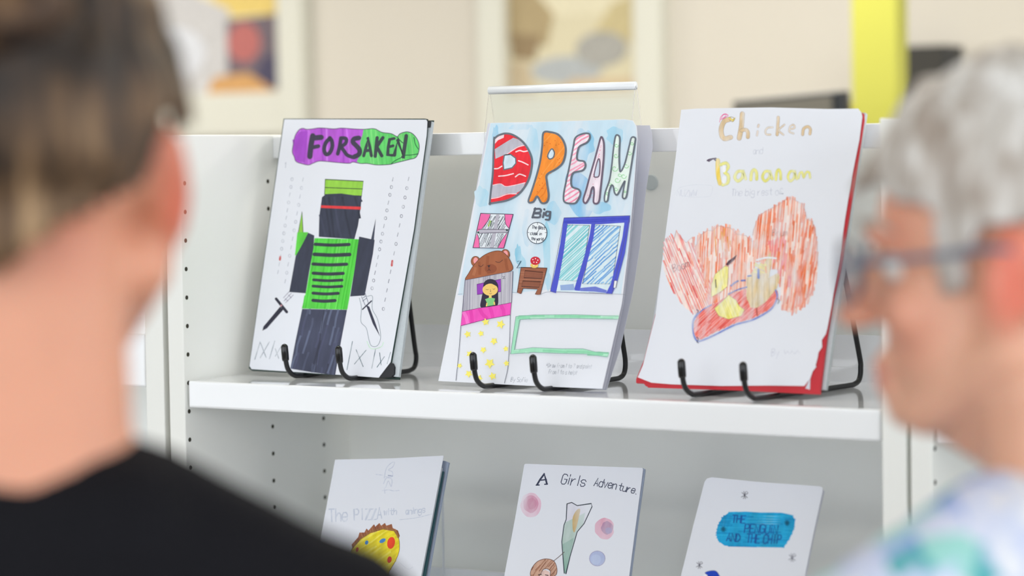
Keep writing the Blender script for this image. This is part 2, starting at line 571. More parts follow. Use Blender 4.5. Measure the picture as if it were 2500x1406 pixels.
framed_picture(330, 700, 236, 0.97, 0.092, 'framed picture with orange, red and dark blue shapes under yellow',
    [((226, 205, 140), [(0, .62), (1, .62), (1, 1), (0, 1)]), ((216, 190, 110), [(.55, .46), (1, .46), (1, .72), (.55, .66)]),
     ((192, 190, 190), [(0, 0), (.66, 0), (.66, .5), (.4, .62), (0, .62)]), ((108, 96, 104), [(.64, .1), (1, 0), (1, .46), (.64, .44)]),
     ((176, 104, 100), blob(.75, .3, .11, .12)), ((74, 70, 92), [(.8, .05), (1, 0), (1, .24), (.86, .2)]),
     ((196, 150, 96), [(.5, 0), (.95, 0), (.78, .12), (.55, .1)]), ((206, 208, 214), blob(.3, .25, .2, .16))], (226, 214, 176))
framed_picture(1250, 1566, 236, 0.92, 0.085, 'framed picture in brown, tan and grey-blue beside the yellow post wall panel',
    [((214, 206, 178), [(0, .45), (1, .45), (1, 1), (0, 1)]), ((166, 148, 112), [(0, .30), (.3, .28), (.36, .46), (.2, .6), (0, .62)]),
     ((190, 176, 134), [(.62, .3), (1, .28), (1, .56), (.8, .5)]), ((140, 120, 90), [(.02, .22), (.2, .2), (.26, .34), (.02, .36)]),
     ((168, 172, 174), blob(.45, .14, .28, .08)), ((160, 158, 152), blob(.72, .25, .2, .10)),
     ((196, 174, 142), [(.3, 0), (1, 0), (1, .08), (.5, .09)]), ((184, 168, 140), [(0, 0), (.22, 0), (.14, .2), (0, .2)])], (205, 196, 166))

# yellow post
yx0, _ = wall_pt(2078, 150, 2.6)
yx1, _ = wall_pt(2190, 150, 2.6)
M['yellow'] = mat('yellow_paint', (190, 188, 78), 0.45, 0.4, noise=0.02, nscale=6)
M['ochre'] = mat('ochre_shade_and_base', (206, 184, 52), 0.5, 0.4, noise=0.02)
r = empty('yellow_post', ((yx0 + yx1) / 2, 2.6, FLOOR_Z), label='tall bright yellow post standing behind the white bookcases', cat='post')
hw = (yx1 - yx0) / 2
box('post_shaft', -hw, hw, 0, 0.06, 0.012, CEIL_Z - FLOOR_Z, M['yellow'], r, 0.006)
box('shaded_side', -hw - 0.006, -hw, 0.0, 0.06, 0.012, 1.72, M['ochre'], r)  # ochre strip puts the post's shaded side face into the colour
box('base_plate', -hw - 0.05, hw + 0.05, -0.05, 0.11, 0, 0.012, M['ochre'], r, 0.003)

# display screen on a trolley, and a small dark speaker on the wall
def screen():
    Y = 2.2
    x0, zt0 = wall_pt(1797, 246, Y)
    x1, zt1 = wall_pt(2066, 222, Y)
    cx, zt = (x0 + x1) / 2, (zt0 + zt1) / 2
    w = (x1 - x0)
    r = empty('display_screen', (cx, Y, FLOOR_Z), rotz=0.0, label='black framed display screen on a trolley behind the bookcase', cat='screen')
    top = zt - FLOOR_Z
    dark = mat('screen_glass', (118, 112, 98), 0.35, 0.5, noise=0.06, nscale=4)
    blk = mat('black_plastic', (34, 36, 40), 0.4, 0.4, noise=0.05)
    tl = math.atan2(zt1 - zt0, w)
    hh = 0.36
    bm = bmesh.new()
    add_box(bm, -w / 2, w / 2, -0.02, 0.02, top - hh, top, 0.006)
    bm2 = link('screen_case', mesh_from_bm(bm, 'screen_case', blk), r)
    pn = box('screen_panel', -w / 2 + 0.004, w / 2 - 0.022, -0.024, -0.02, top - hh + 0.02, top - 0.008, dark, r)
    for q in (bm2, pn):      # the screen hangs slightly tilted
        q.matrix_local = Matrix.Translation((0, 0, top)) @ Matrix.Rotation(-0.06, 4, 'Y') @ Matrix.Translation((0, 0, -top))
    bm = bmesh.new()
    add_box(bm, -0.03, 0.03, 0.022, 0.06, 0.05, top - 0.1, 0.004)
    link('trolley_column', mesh_from_bm(bm, 'trolley_column', blk), r)
    bm = bmesh.new()
    add_box(bm, -0.24, 0.24, -0.16, 0.2, 0.03, 0.06, 0.008)
    link('trolley_base', mesh_from_bm(bm, 'trolley_base', blk), r)
    for sx in (-0.2, 0.2):
        for sy in (-0.12, 0.16):
            bm = bmesh.new()
            add_tube(bm, [(sx - 0.01, sy, 0.03), (sx + 0.01, sy, 0.03)], 0.03, 14)
            link('caster', mesh_from_bm(bm, 'caster', blk), r)
    xs, zs = wall_pt(2225, 190, WY1)
    r2 = empty('wall_speaker', (xs, WY1, zs), label='small dark speaker box on the cream wall right of the yellow post', cat='speaker')
    box('speaker_case', -0.05, 0.14, -0.11, 0.0, -0.1, 0.075, blk, r2, 0.006)
    box('speaker_grille', -0.044, 0.134, -0.116, -0.11, -0.094, 0.069, mat('speaker_cloth', (58, 56, 52), 0.9, noise=0.2, nscale=300), r2)
screen()

# ------------------------------------------------------------------ bookcases
TOP = 0.295
PITCH, HZ0 = 0.03428, 0.20276
hole_me = None
def hole_mesh():
    global hole_me
    if hole_me is None:
        bm = bmesh.new()
        # flat dark disc, its colour painting the shade inside a peg hole
        add_tube(bm, [(-0.004, 0, 0), (0.00025, 0, 0)], 0.0027, 14)
        hole_me = mesh_from_bm(bm, 'peg_hole', M['hole'])
    return hole_me

def holes(panel, x, ys, zlo, zhi):
    k0 = int(math.ceil((HZ0 - zhi) / PITCH)); k1 = int(math.floor((HZ0 - zlo) / PITCH))
    for y in ys:
        for k in range(k0, k1 + 1):
            o = link('peg_hole', hole_mesh(), panel)
            o.location = (x, y, HZ0 - k * PITCH - FLOOR_Z)

def shelf_board(root, name, x0, x1, z, lip, backstop=True, depth=0.289):
    zz = z - FLOOR_Z
    s = box(name, x0, x1, 0.0, depth, zz - lip, zz, M['shelf'], root, 0.0028)
    if backstop:
        bm = bmesh.new()
        add_box(bm, x0, x1, depth - 0.0035, depth, zz, zz + 0.0535)
        add_box(bm, x0, x1, depth - 0.0075, depth - 0.0035, zz, zz + 0.0165)
        link('backstop', mesh_from_bm(bm, 'backstop', M['shelf']), s)
    return s

def bookcase(label, xl0, xl1, xr0, xr1, shelves, rail=True):
    r = empty('bookcase', (0, 0, FLOOR_Z), label=label, cat='bookcase', group='white steel library bookcases')
    Z1 = TOP - FLOOR_Z
    pl = box('side_panel', xl0, xl1, -0.003, 0.36, 0, Z1, M['panel'], r, 0.0015)
    pr = box('side_panel', xr0, xr1, -0.003, 0.36, 0, Z1, M['panel'], r, 0.0015)
    bk = box('back_panel', xl1, xr0, 0.336, 0.35, 0, Z1 - 0.012, M['panel'], r)
    rl = box('top_rail', xl1, xr0, 0.1806, 0.2, 0.2657 - FLOOR_Z, 0.2926 - FLOOR_Z, M['shelf'], r, 0.0015)
    for z, lip in shelves:
        shelf_board(r, 'shelf', xl1 + 0.003, xr0 - 0.003, z, lip)
    box('plinth', xl1, xr0, 0.02, 0.33, 0.0, 0.09, M['panel'], r)
    return r, pl, pr, bk
LOW = -0.3085
r0, pl, pr, bk = bookcase('white bookcase in the middle with six handmade picture books on wire stands', -0.024, 0.0, 0.903, 0.929, [(0.0, 0.0322), (LOW, 0.0322), (-0.617, 0.0322), (-0.925, 0.0322), (-1.22, 0.0322)])
holes(pl, 0.0, (0.00475, 0.16924, 0.27773), -0.43, 0.27)
box('gap_shade', -0.0315, -0.0245, 0.012, 0.35, 0.0, TOP - FLOOR_Z - 0.004, mat('painted_gap_shade', (92, 84, 62), 0.9, noise=0.1), r0)  # dark strip painting the shade of the narrow gap between bookcases
gx, gz = wall_pt(1590, 445, 0.3362)
bm = bmesh.new()
add_tube(bm, [(0, 0.001, 0), (0, -0.0012, 0), (0, -0.002, 0)], [0.0098, 0.0098, 0.0088], 28)
o = link('hole_plug', mesh_from_bm(bm, 'hole_plug', mat('grey_plug', (196, 204, 206), 0.5)), bk)
o.location = (gx, 0.336, gz - FLOOR_Z)
r1, pl1, pr1, _ = bookcase('neighbouring white bookcase at the far end, partly behind the person in black', -0.963, -0.939, -0.060, -0.032, [(0.055, 0.065), (-0.27, 0.0322), (-0.6, 0.0322), (-0.925, 0.0322), (-1.22, 0.0322)])
r2, pl2, pr2, _ = bookcase('neighbouring white bookcase at the near end, partly behind the grey-haired person', 0.934, 0.957, 1.857, 1.881, [(0.0, 0.0322), (LOW, 0.0322), (-0.617, 0.0322), (-0.925, 0.0322), (-1.22, 0.0322)])
holes(pl2, 0.957, (0.00475, 0.16924), -0.43, 0.27)

# ------------------------------------------------------------------ wire book stands
def stand_mesh(xs, yf, yr, ytop, ztop):
    """One rod per stand: two front hooks, base rods running back, rear bends and a support loop behind the book."""
    bm = bmesh.new()
    xa, xb = xs
    zc = 0.0031
    def side(x):
        return [(x, yf + 0.0005, 0.041), (x, yf + 0.002, 0.026), (x, yf + 0.0065, 0.0125), (x, yf + 0.017, 0.0048), (x, yf + 0.032, zc), (x, (yf + yr) / 2, zc),
                (x, yr - 0.030, zc), (x, yr - 0.013, zc + 0.0008), (x, yr - 0.0035, 0.0085), (x, yr - 0.0005, 0.021), (x, yr - 0.005, 0.042)]
    L, R = side(xa), side(xb)
    top = [(xa, ytop + 0.012, ztop - 0.02), (xa + 0.004, ytop + 0.004, ztop - 0.004), (xa + 0.016, ytop, ztop), ((xa + xb) / 2, ytop, ztop), (xb - 0.016, ytop, ztop), (xb - 0.004, ytop + 0.004, ztop - 0.004), (xb, ytop + 0.012, ztop - 0.02)]
    path = catmull(L + top + R[::-1], 6)
    add_tube(bm, path, 0.0030, 10)
    return mesh_from_bm(bm, 'wire_frame', M['wire'], True)

def stand_cap(x, yf):
    bm = bmesh.new()
    pts = [(x, yf + 0.0024, 0.0235), (x, yf + 0.0020, 0.0255), (x, yf + 0.0012, 0.033), (x, yf + 0.0005, 0.0405), (x, yf + 0.0004, 0.0425), (x, yf + 0.0003, 0.0436)]
    add_tube(bm, pts, [0.0040, 0.0043, 0.0044, 0.0042, 0.0030, 0.0012], 14)
    return mesh_from_bm(bm, 'rubber_tip', M['cap'], True)

def stand(label, X, Y, yaw, xs, yr, ytop, ztop, z=0.0):
    """X, Y: front of the hooks midway between them; local y runs to the back."""
    r = empty('wire_book_stand', (X, Y, z), yaw, label, 'book stand', 'black wire book stands')
    link('wire_frame', stand_mesh(xs, 0.0, yr, ytop, ztop), r)
    for x in xs:
        link('rubber_tip', stand_cap(x, 0.0), r)
    return r

# ------------------------------------------------------------------ the six handmade books
K = 1.0
PENCIL = (150, 156, 170)

def book(name, page, label):
    return empty(name, label=label, cat='book', group='handmade picture books on the white shelves', mtx=page.mtx)

# ---- book with the purple and green banner
P1 = Page(0.02533, 0.09147, -0.04055, 0.21627, 0.22043, 0.31265, -0.02367, 0.009)
b1 = book('picture_book', P1, 'handmade picture book with purple and green title banner and two drawn swords')
sheet = P1.outline([(614, 901), (609, 893), (694, 291), (1040, 292), (1043, 297), (1041, 330), (1010, 560), (953, 884), (924, 922), (860, 917)])
board = P1.outline([(616, 905), (609, 899), (694, 290), (1040, 290), (1044, 291), (1044, 300), (1041.5, 335), (1011, 562), (954.5, 890), (950, 914), (930, 922)], -0.002)
prism('front_board', board, -0.0035, -0.0008, M['green_board'], b1)
w1, h1 = 0.2235, 0.3135
box('page_block', 0.004, w1 + 0.0022, 0.003, h1 - 0.003, -0.0078, -0.0037, M['page_edge'], b1)
box('back_board', 0.0, w1 + 0.0010, 0.0, h1 - 0.0005, -0.0092, -0.0079, M['green_board'], b1, 0.0004)
prism('corner_guard', P1.outline([(922, 922), (953, 885), (958, 887), (962, 896), (961, 913), (955, 920)], -0.0005), -0.0098, -0.00075, M['black_board'], b1)
c0 = P1.loc(1043, 296)
bm = bmesh.new()
add_box(bm, c0.x - 0.002, c0.x + 0.0035, c0.y - 0.007, c0.y + 0.001, -0.0098, -0.0006, 0.0008)
link('corner_guard', mesh_from_bm(bm, 'corner_guard', M['black_board']), b1)
cov = prism('cover_sheet', sheet, -0.0007, 0.0, M['paper'], b1)

A = Art(P1, K).at(580, 270, 4.26)
out = [(640, 200), (680, 185), (720, 195), (780, 190), (860, 180), (1000, 190), (1080, 182), (1200, 190), (1310, 195), (1420, 188), (1500, 225), (1600, 240), (1660, 270), (1690, 240), (1760, 220), (1820, 240), (1870, 300), (1890, 370), (1880, 440), (1850, 490), (1780, 510), (1640, 545), (1580, 560), (1450, 565), (1350, 550), (1280, 550), (1200, 535), (1160, 548), (1040, 540), (940, 530), (850, 525), (790, 545), (740, 565), (680, 555), (610, 530), (590, 480), (570, 430), (580, 350), (600, 260)]
A.fill((186, 92, 214), out, True)
grn = [(1310, 195), (1420, 188), (1500, 225), (1600, 240), (1660, 270), (1690, 240), (1760, 220), (1820, 240), (1870, 300), (1890, 370), (1880, 440), (1850, 490), (1780, 510), (1640, 545), (1580, 560), (1450, 565), (1350, 550), (1280, 550), (1240, 530), (1285, 440), (1275, 330), (1300, 250)]
A.fill((104, 212, 112), grn)
A.hatch([(128, 220, 128), (92, 204, 104)], 16, grn, 1.45, 46, 0.35, 0.25, seed=2)
pur = [q for q in out if q[0] < 1230]
A.hatch([(200, 112, 226), (170, 76, 204), (206, 124, 230)], 20, pur, 1.5, 52, 0.35, 0.3, seed=4)
A.fill((168, 76, 202), [(590, 440), (600, 280), (650, 220), (730, 210), (720, 350), (700, 540), (620, 520)])
A.outline((74, 62, 92), 7, out, True)
A.line((40, 96, 66), 9, [(1660, 275), (1700, 320), (1735, 345)])
A.line((40, 96, 66), 8, [(1835, 280), (1850, 350), (1880, 400)])
A.line((40, 96, 66), 8, [(1880, 450), (1800, 462), (1740, 465), (1700, 490), (1640, 520), (1600, 552)])
INK = (66, 62, 82)
A.strokes(INK, 56, [[(782, 262), (762, 370), (752, 478)], [(785, 285), (870, 278)]])
A.strokes(INK, 41, [[(772, 385), (840, 370)]])
A.strokes(INK, 41, [[(962, 285), (918, 335), (900, 400), (918, 452), (958, 440), (985, 375), (980, 315), (958, 285)]], True)
A.strokes(INK, 38, [[(1075, 285), (1062, 370), (1042, 450)], [(1075, 285), (1128, 292), (1124, 340), (1075, 375)], [(1078, 380), (1112, 425), (1140, 462), (1200, 486)]], True)
A.strokes(INK, 49, [[(1262, 284), (1212, 295), (1202, 330), (1240, 370), (1270, 410), (1262, 455), (1210, 482)]], True)
A.strokes((62, 70, 76), 32, [[(1312, 470), (1340, 370), (1356, 290), (1376, 380), (1392, 470)], [(1330, 418), (1378, 412)]])
A.strokes((62, 70, 76), 35, [[(1452, 282), (1442, 380), (1432, 475)], [(1512, 282), (1448, 375), (1500, 470)]])
A.strokes((62, 70, 76), 29, [[(1630, 290), (1582, 300), (1566, 380), (1562, 460), (1612, 465)], [(1570, 378), (1618, 366)]])
A.strokes((62, 70, 76), 38, [[(1632, 462), (1668, 310), (1722, 480), (1755, 262)]])
A.build('title_banner', M['ink'], cov)

A = Art(P1, K).at(580, 270, 4.26)
DK = (58, 62, 80)
# plain block figure in a striped green top
A.fill((150, 208, 74), [(905, 872), (912, 715), (1308, 735), (1290, 888)])
A.outline((60, 84, 56), 7, [(905, 872), (912, 715), (1308, 735), (1290, 888)])
A.line((60, 84, 56), 8, [(908, 800), (1300, 815)])
A.fill(DK, [(878, 900), (920, 868), (1080, 862), (1290, 892), (1282, 1000), (1252, 1200), (1215, 1338), (845, 1312), (850, 1100)])
A.hatch([(66, 70, 90), (50, 54, 70)], 22, [(878, 900), (1290, 892), (1252, 1200), (1215, 1330), (850, 1300)], 1.4, 60, 0.4, 0.4, seed=8)
A.fill((222, 62, 66), [(868, 985), (1284, 1000), (1281, 1030), (866, 1012)])
A.fill((140, 200, 70), [(670, 1050), (682, 1275), (630, 1280)])
A.outline((60, 84, 56), 5, [(670, 1050), (682, 1275), (630, 1280)])
A.fill((66, 72, 90), [(1438, 1120), (1418, 1345), (1388, 1340)])
A.at(580, 580, 3.8)
A.fill((96, 206, 72), [(555, -50), (655, -50), (612, 50), (565, 155), (532, 165)])
tor = [(715, 5), (1130, 15), (1085, 300), (1018, 668), (600, 658), (640, 480), (680, 240)]
A.fill((90, 210, 74), tor)
A.hatch([(72, 196, 58), (112, 222, 96), (84, 204, 70)], 12, tor, 1.75, 26, 0.35, 0.2, seed=5)
A.fill(DK, [(712, -20), (655, -45), (605, 55), (540, 170), (520, 285), (480, 505), (632, 516), (662, 330), (704, 100)])
A.fill(DK, [(1128, -10), (1272, 22), (1256, 150), (1180, 536), (1045, 546), (1085, 300)])
for y, a, b_, w_ in ((62, 722, 1035, 30), (155, 712, 1040, 34), (245, 700, 1012, 30), (330, 702, 980, 30), (392, 705, 970, 26), (450, 700, 968, 26), (515, 700, 935, 28), (582, 700, 905, 30)):
    A.line((54, 58, 70), w_, [(a, y), ((a + b_) / 2, y + 8), (b_, y + 2)])
leg = [(600, 662), (1016, 670), (962, 950), (906, 1276), (700, 1250), (490, 1215), (540, 950)]
A.fill((68, 72, 94), leg)
A.hatch([(82, 88, 112), (58, 60, 80), (76, 80, 106), (96, 104, 130)], 18, leg, 1.85, 40, 0.4, 0.35, seed=6, seglen=220)
A.line((54, 56, 72), 6, [(805, 670), (770, 900), (720, 1250)])
A.fill((46, 46, 62), [(395, 640), (425, 668), (272, 842), (230, 864), (240, 825)])
A.strokes((46, 46, 62), 26, [[(358, 568), (400, 620), (456, 690)]])
A.strokes((120, 112, 140), 4, [[(430, 590), (500, 515)], [(445, 605), (520, 530)], [(425, 560), (480, 500)], [(440, 565), (470, 590)], [(470, 530), (500, 560)]])
A.ell((206, 150, 160), 405, 630, 9, 9)
A.fill((56, 58, 78), [(1192, 625), (1222, 640), (1275, 780), (1322, 918), (1255, 800)])
A.strokes((56, 58, 78), 12, [[(1242, 588), (1160, 665)]])
A.strokes((96, 104, 128), 5, [[(1180, 505), (1215, 610)], [(1150, 545), (1185, 630)], [(1160, 590), (1200, 560)], [(1165, 560), (1190, 540)]])
A.line((120, 138, 150), 4, [(1130, 560), (1150, 650), (1145, 780), (1195, 840), (1220, 950), (1245, 1005), (1300, 1000), (1328, 915), (1300, 760), (1250, 660), (1252, 545), (1200, 545)])
A.line((196, 230, 204), 6, [(1200, 960), (1240, 1030), (1330, 1015), (1355, 970)])
A.build('drawing', M['ink'], cov)

A = Art(P1, K).at(580, 580, 3.8)
A.strokes((140, 150, 162), 7, [[(210, 968), (160, 1130)], [(215, 980), (265, 1112)], [(295, 968), (210, 1115)], [(345, 958), (296, 1125)], [(350, 1030), (382, 1120)], [(412, 998), (350, 1100)]])
A.strokes((98, 118, 130), 7, [[(1066, 963), (1015, 1226)], [(1100, 1040), (1165, 1196)], [(1192, 1045), (1085, 1172)], [(1280, 1035), (1245, 1212)], [(1318, 1068), (1332, 1182)], [(1362, 1105), (1294, 1202)], [(1420, 1062), (1388, 1170)]])
A.at(0, 0, 1)
rnd = random.Random(11)
for (a, b_), n, cc in ((((960.3, 432), (906, 717)), 15, (120, 122, 140)), (((999, 430), (933, 770)), 15, (120, 122, 140)), (((714, 432), (677, 677)), 13, (176, 180, 194)), (((741, 432), (694, 701)), 13, (176, 180, 194))):
    for i in range(n):
        t = (i + 0.3) / n
        x, y = a[0] + (b_[0] - a[0]) * t, a[1] + (b_[1] - a[1]) * t
        if rnd.random() < 0.5:
            A.strokes(cc, 1.6, [[(x + 1, y - 5), (x - 1.4, y + 5)]])
        else:
            A.strokes(cc, 1.4, [[(x + 3 * math.cos(q), y + 4 * math.sin(q)) for q in [2 * PI * k / 7 for k in range(8)]]])
A.strokes((200, 60, 60), 5, [[(684.5, 627), (683.5, 634)], [(958, 637), (956.5, 648)]])
A.strokes((176, 180, 194), 1.6, [[(698, 398), (697, 410)], [(699, 396), (696, 400)]])
A.build('pencil_marks', M['pencil'], cov)['kind'] = 'stuff'

# ---- DREAM Big
P2 = Page(0.32151, 0.06715, -0.08903, 0.30763, 0.2229, 0.31325, -0.00166, 0.0065)
b2 = book('picture_book', P2, 'handmade picture book titled DREAM Big with a bear bed and blue doors')
o2 = [(1070, 930), (1197, 300), (1360, 296), (1525, 291), (1545, 294), (1554, 308), (1556, 335), (1549, 440), (1535, 600), (1518, 740), (1493, 850), (1470, 949), (1300, 942)]
cov = prism('cover_sheet', P2.outline(o2), -0.0006, 0.0, M['paper'], b2)
def fan_sheet(name, ang, px_pts, material, thick=0.0006):
    """An inner or back sheet opened away from the cover by ang about the spine (left edge); px_pts trace its free edge in the picture."""
    nn = (P2.n * math.cos(ang) + P2.u * math.sin(ang)).normalized()
    uu = (P2.u * math.cos(ang) - P2.n * math.sin(ang)).normalized()
    pts = [P2.o, P2.o + P2.v * P2.h]
    poly = [(0.002, 0.002), (0.002, P2.h - 0.002)]
    for x, y in px_pts:
        p = hit(x, y, P2.o - P2.n * 0.001, nn) - P2.o
        poly.append((p.dot(uu), p.dot(P2.v)))
    rot = Matrix.Rotation(ang, 4, 'Y')
    bm = bmesh.new()
    add_prism(bm, poly, -thick, 0)
    o = link(name, mesh_from_bm(bm, name, material), b2)
    o.matrix_local = Matrix.Translation((0, 0, -0.001)) @ rot
    return o
fan_sheet('inner_sheet', 0.05, [(1552, 330), (1560, 345), (1552, 450), (1538, 600), (1522, 738), (1498, 852), (1476, 950)], M['paper_grey'])
fan_sheet('back_sheet', 0.13, [(1570, 306), (1586, 306), (1592, 330), (1593, 360), (1577, 460), (1562, 600), (1545, 710), (1514, 850), (1480, 952)], M['paper_grey'])

A = Art(P2, K).at(0, 0, 1)
A.fill((198, 224, 241), [(1198, 301), (1360, 297), (1524, 292), (1544, 295), (1553, 309), (1555, 335), (1548, 440), (1534, 600), (1516, 718), (1345, 706), (1250, 716), (1118, 721)])
rnd = random.Random(21)
for cx, cy, rx, ry, c in ((1420, 480, 34, 60, (120, 188, 232)), (1400, 440, 18, 30, (88, 170, 226)), (1425, 352, 26, 40, (150, 204, 236)), (1500, 330, 20, 25, (168, 214, 238)), (1300, 360, 16, 50, (176, 216, 238)),
                          (1210, 330, 9, 24, (160, 206, 234)), (1290, 560, 14, 50, (164, 210, 236)), (1275, 660, 10, 40, (150, 208, 232)), (1335, 600, 10, 70, (160, 212, 234)), (1350, 520, 20, 30, (172, 214, 238)),
                          (1175, 480, 20, 26, (170, 216, 238)), (1460, 505, 30, 16, (160, 208, 236)), (1270, 310, 30, 8, (164, 212, 238)), (1515, 480, 12, 40, (190, 220, 240)), (1340, 690, 8, 22, (140, 204, 232)), (1265, 620, 8, 24, (120, 196, 226))):
    n = 14
    A.fill(c, [(cx + rx * rnd.uniform(.75, 1.15) * math.cos(2 * PI * i / n), cy + ry * rnd.uniform(.75, 1.15) * math.sin(2 * PI * i / n)) for i in range(n)], True)
A.build('painted_sky', M['wash'], cov)

A = Art(P2, K).at(1060, 180, 3.195)
GR = (104, 112, 124)
ZB = 40
def lay(art): art.boxes.append(((-9, -9, 9, 9), ZB))
lay(A)
D_ = [(470, 512), (476, 504), (505, 482), (560, 467), (620, 480), (690, 530), (740, 600), (765, 680), (752, 780), (722, 860), (660, 940), (580, 985), (500, 1003), (440, 1012), (436, 1008), (447, 900), (460, 780), (465, 640)]
A.fill((232, 44, 58), D_, True)
A.fill((188, 186, 200), [(475, 590), (545, 545), (620, 500), (655, 512), (712, 555), (660, 570), (610, 600), (570, 625), (480, 665)])
A.fill((236, 214, 222), [(476, 512), (508, 488), (548, 476), (545, 500), (500, 520), (476, 548)])
A.fill((188, 186, 200), [(456, 872), (520, 862), (560, 882), (630, 872), (712, 852), (690, 905), (640, 935), (570, 935), (500, 962), (442, 972)])
for w_ in ([(640, 610), (670, 600), (700, 608), (735, 602)], [(660, 680), (690, 690), (735, 712)], [(472, 742), (500, 740), (530, 722)], [(506, 800), (560, 795), (620, 780)], [(636, 805), (665, 785), (690, 790), (715, 800)]):
    A.line((248, 214, 220), 10, w_)
A.line((246, 206, 214), 7, [(570, 628), (620, 595), (660, 572), (715, 558)])
A.line((246, 206, 214), 7, [(448, 975), (505, 965), (575, 940), (645, 938)])
A.line((246, 206, 214), 6, [(458, 870), (520, 860), (560, 880), (630, 870), (712, 850)])
A.fill((208, 228, 242), [(550, 636), (598, 630), (638, 660), (640, 700), (610, 735), (546, 750), (540, 695)])
A.outline(GR, 9, [(550, 636), (598, 630), (638, 660), (640, 700), (610, 735), (546, 750), (540, 695)])
A.outline(GR, 15, D_, True)
Pl = [(855, 462), (910, 457), (970, 477), (1012, 530), (1028, 600), (1008, 690), (960, 740), (882, 788), (882, 850), (895, 950), (880, 1002), (840, 1008), (806, 958), (775, 1000), (738, 998), (762, 920), (800, 800), (830, 680), (846, 560)]
A.fill((247, 146, 52), Pl, True)
A.hatch([(238, 128, 38), (252, 160, 72)], 9, Pl, -0.9, 40, 0.4, 0.5, seed=3)
for i in range(22):
    x, y = rnd.uniform(850, 1000), rnd.uniform(490, 720)
    if i > 13: x, y = rnd.uniform(790, 870), rnd.uniform(780, 960)
    A.ell((214, 96, 36), x, y, 4, 4, n=6)
Pc = [(905, 602), (924, 588), (940, 618), (930, 655), (902, 666), (888, 642)]
A.fill((214, 230, 244), Pc, True); A.outline(GR, 10, Pc, True); A.outline(GR, 15, Pl, True)
Eo = [(1105, 500), (1160, 470), (1210, 470), (1215, 505), (1190, 540), (1140, 565), (1122, 600), (1118, 670), (1170, 685), (1182, 720), (1160, 755), (1092, 772), (1072, 810), (1076, 880), (1130, 905), (1142, 940), (1120, 990), (1092, 1013), (1022, 1003), (1012, 950), (1030, 850), (1052, 750), (1072, 650), (1090, 560)]
A.fill((242, 230, 240), Eo, True)
A.hatch([(240, 150, 180), (244, 170, 196)], 12, Eo, -0.55, 30, 0.12, seed=4)
A.outline(GR, 14, Eo, True)
Ao = [(1305, 495), (1325, 540), (1325, 640), (1315, 760), (1300, 900), (1290, 985), (1273, 1013), (1246, 1003), (1250, 930), (1245, 887), (1230, 900), (1215, 960), (1185, 1010), (1166, 985), (1190, 900), (1217, 800), (1255, 670), (1282, 570)]
A.fill((240, 226, 238), Ao, True)
for i in range(26):
    t = rnd.random(); A.ell((236, 160, 190), 1215 + 90 * (1 - t) + rnd.uniform(-25, 25) * t, 560 + 420 * t, 4, 4, n=6)
Ac = [(1280, 672), (1295, 690), (1290, 790), (1266, 808), (1250, 790)]
A.fill((208, 220, 238), Ac, True); A.outline((118, 96, 116), 10, Ac, True); A.outline((110, 96, 116), 14, Ao, True)
Mo = [(1417, 490), (1438, 482), (1450, 510), (1446, 600), (1446, 700), (1455, 765), (1490, 700), (1525, 560), (1542, 500), (1570, 502), (1568, 540), (1545, 680), (1520, 840), (1500, 962), (1472, 965), (1480, 900), (1490, 840), (1470, 870), (1432, 943), (1410, 930), (1400, 882), (1385, 872), (1366, 920), (1354, 990), (1332, 993), (1336, 930), (1370, 830), (1387, 720), (1402, 580)]
A.fill((226, 240, 234), Mo, True)
for x, y, r_ in ((1424, 560, 16), (1420, 640, 20), (1410, 740, 26), (1430, 830, 24), (1480, 800, 22), (1500, 720, 20), (1526, 620, 18), (1545, 545, 14), (1370, 860, 14), (1352, 935, 14), (1490, 920, 10), (1420, 900, 16), (1450, 790, 16)):
    A.line((160, 216, 168), 6, [(x + r_ * math.cos(q) * (1 - q / 9), y + r_ * math.sin(q) * (1 - q / 9)) for q in [k * 0.7 for k in range(9)]])
A.outline(GR, 13, Mo, True)
A.strokes((92, 98, 112), 15, [[(790, 1050), (768, 1122)], [(784, 1056), (828, 1056), (830, 1080), (782, 1088)], [(782, 1090), (826, 1094), (822, 1120), (770, 1120)], [(858, 1085), (850, 1120)], [(860, 1058), (862, 1060)], [(905, 1078), (878, 1078), (872, 1104), (898, 1106), (908, 1078)], [(908, 1078), (900, 1136), (872, 1138)]], True)
A.build('title', M['ink'], cov)

A = Art(P2, K).at(1060, 180, 3.195)
lay(A)
NB = (70, 62, 84)
win = [(365, 1090), (618, 1098), (545, 1362), (305, 1358)]
A.fill((226, 232, 240), win)
A.hatch([(76, 82, 96), (110, 116, 130)], 4, [(420, 1110), (590, 1115), (540, 1225), (345, 1220)], -1.05, 9, 0.4, 0.12, seed=1, seglen=70)
A.hatch([(76, 82, 96), (110, 116, 130)], 4, [(352, 1245), (545, 1245), (520, 1352), (360, 1350)], -1.15, 11, 0.4, 0.12, seed=2, seglen=90)
A.line((150, 190, 70), 10, [(425, 1190), (440, 1150)]); A.line((64, 96, 60), 7, [(440, 1190), (450, 1150)])
A.fill((186, 184, 198), [(345, 1215), (585, 1215), (580, 1240), (338, 1245)])
A.fill((186, 184, 198), [(486, 1098), (512, 1100), (466, 1360), (435, 1358)])
A.fill((240, 112, 174), [(365, 1092), (442, 1098), (420, 1150), (375, 1210), (335, 1232)])
A.fill((240, 112, 174), [(552, 1098), (618, 1100), (590, 1210), (560, 1180)])
A.fill((240, 112, 174), [(335, 1250), (352, 1290), (356, 1358), (306, 1357)])
A.fill((240, 112, 174), [(572, 1240), (545, 1360), (498, 1358), (530, 1300)])
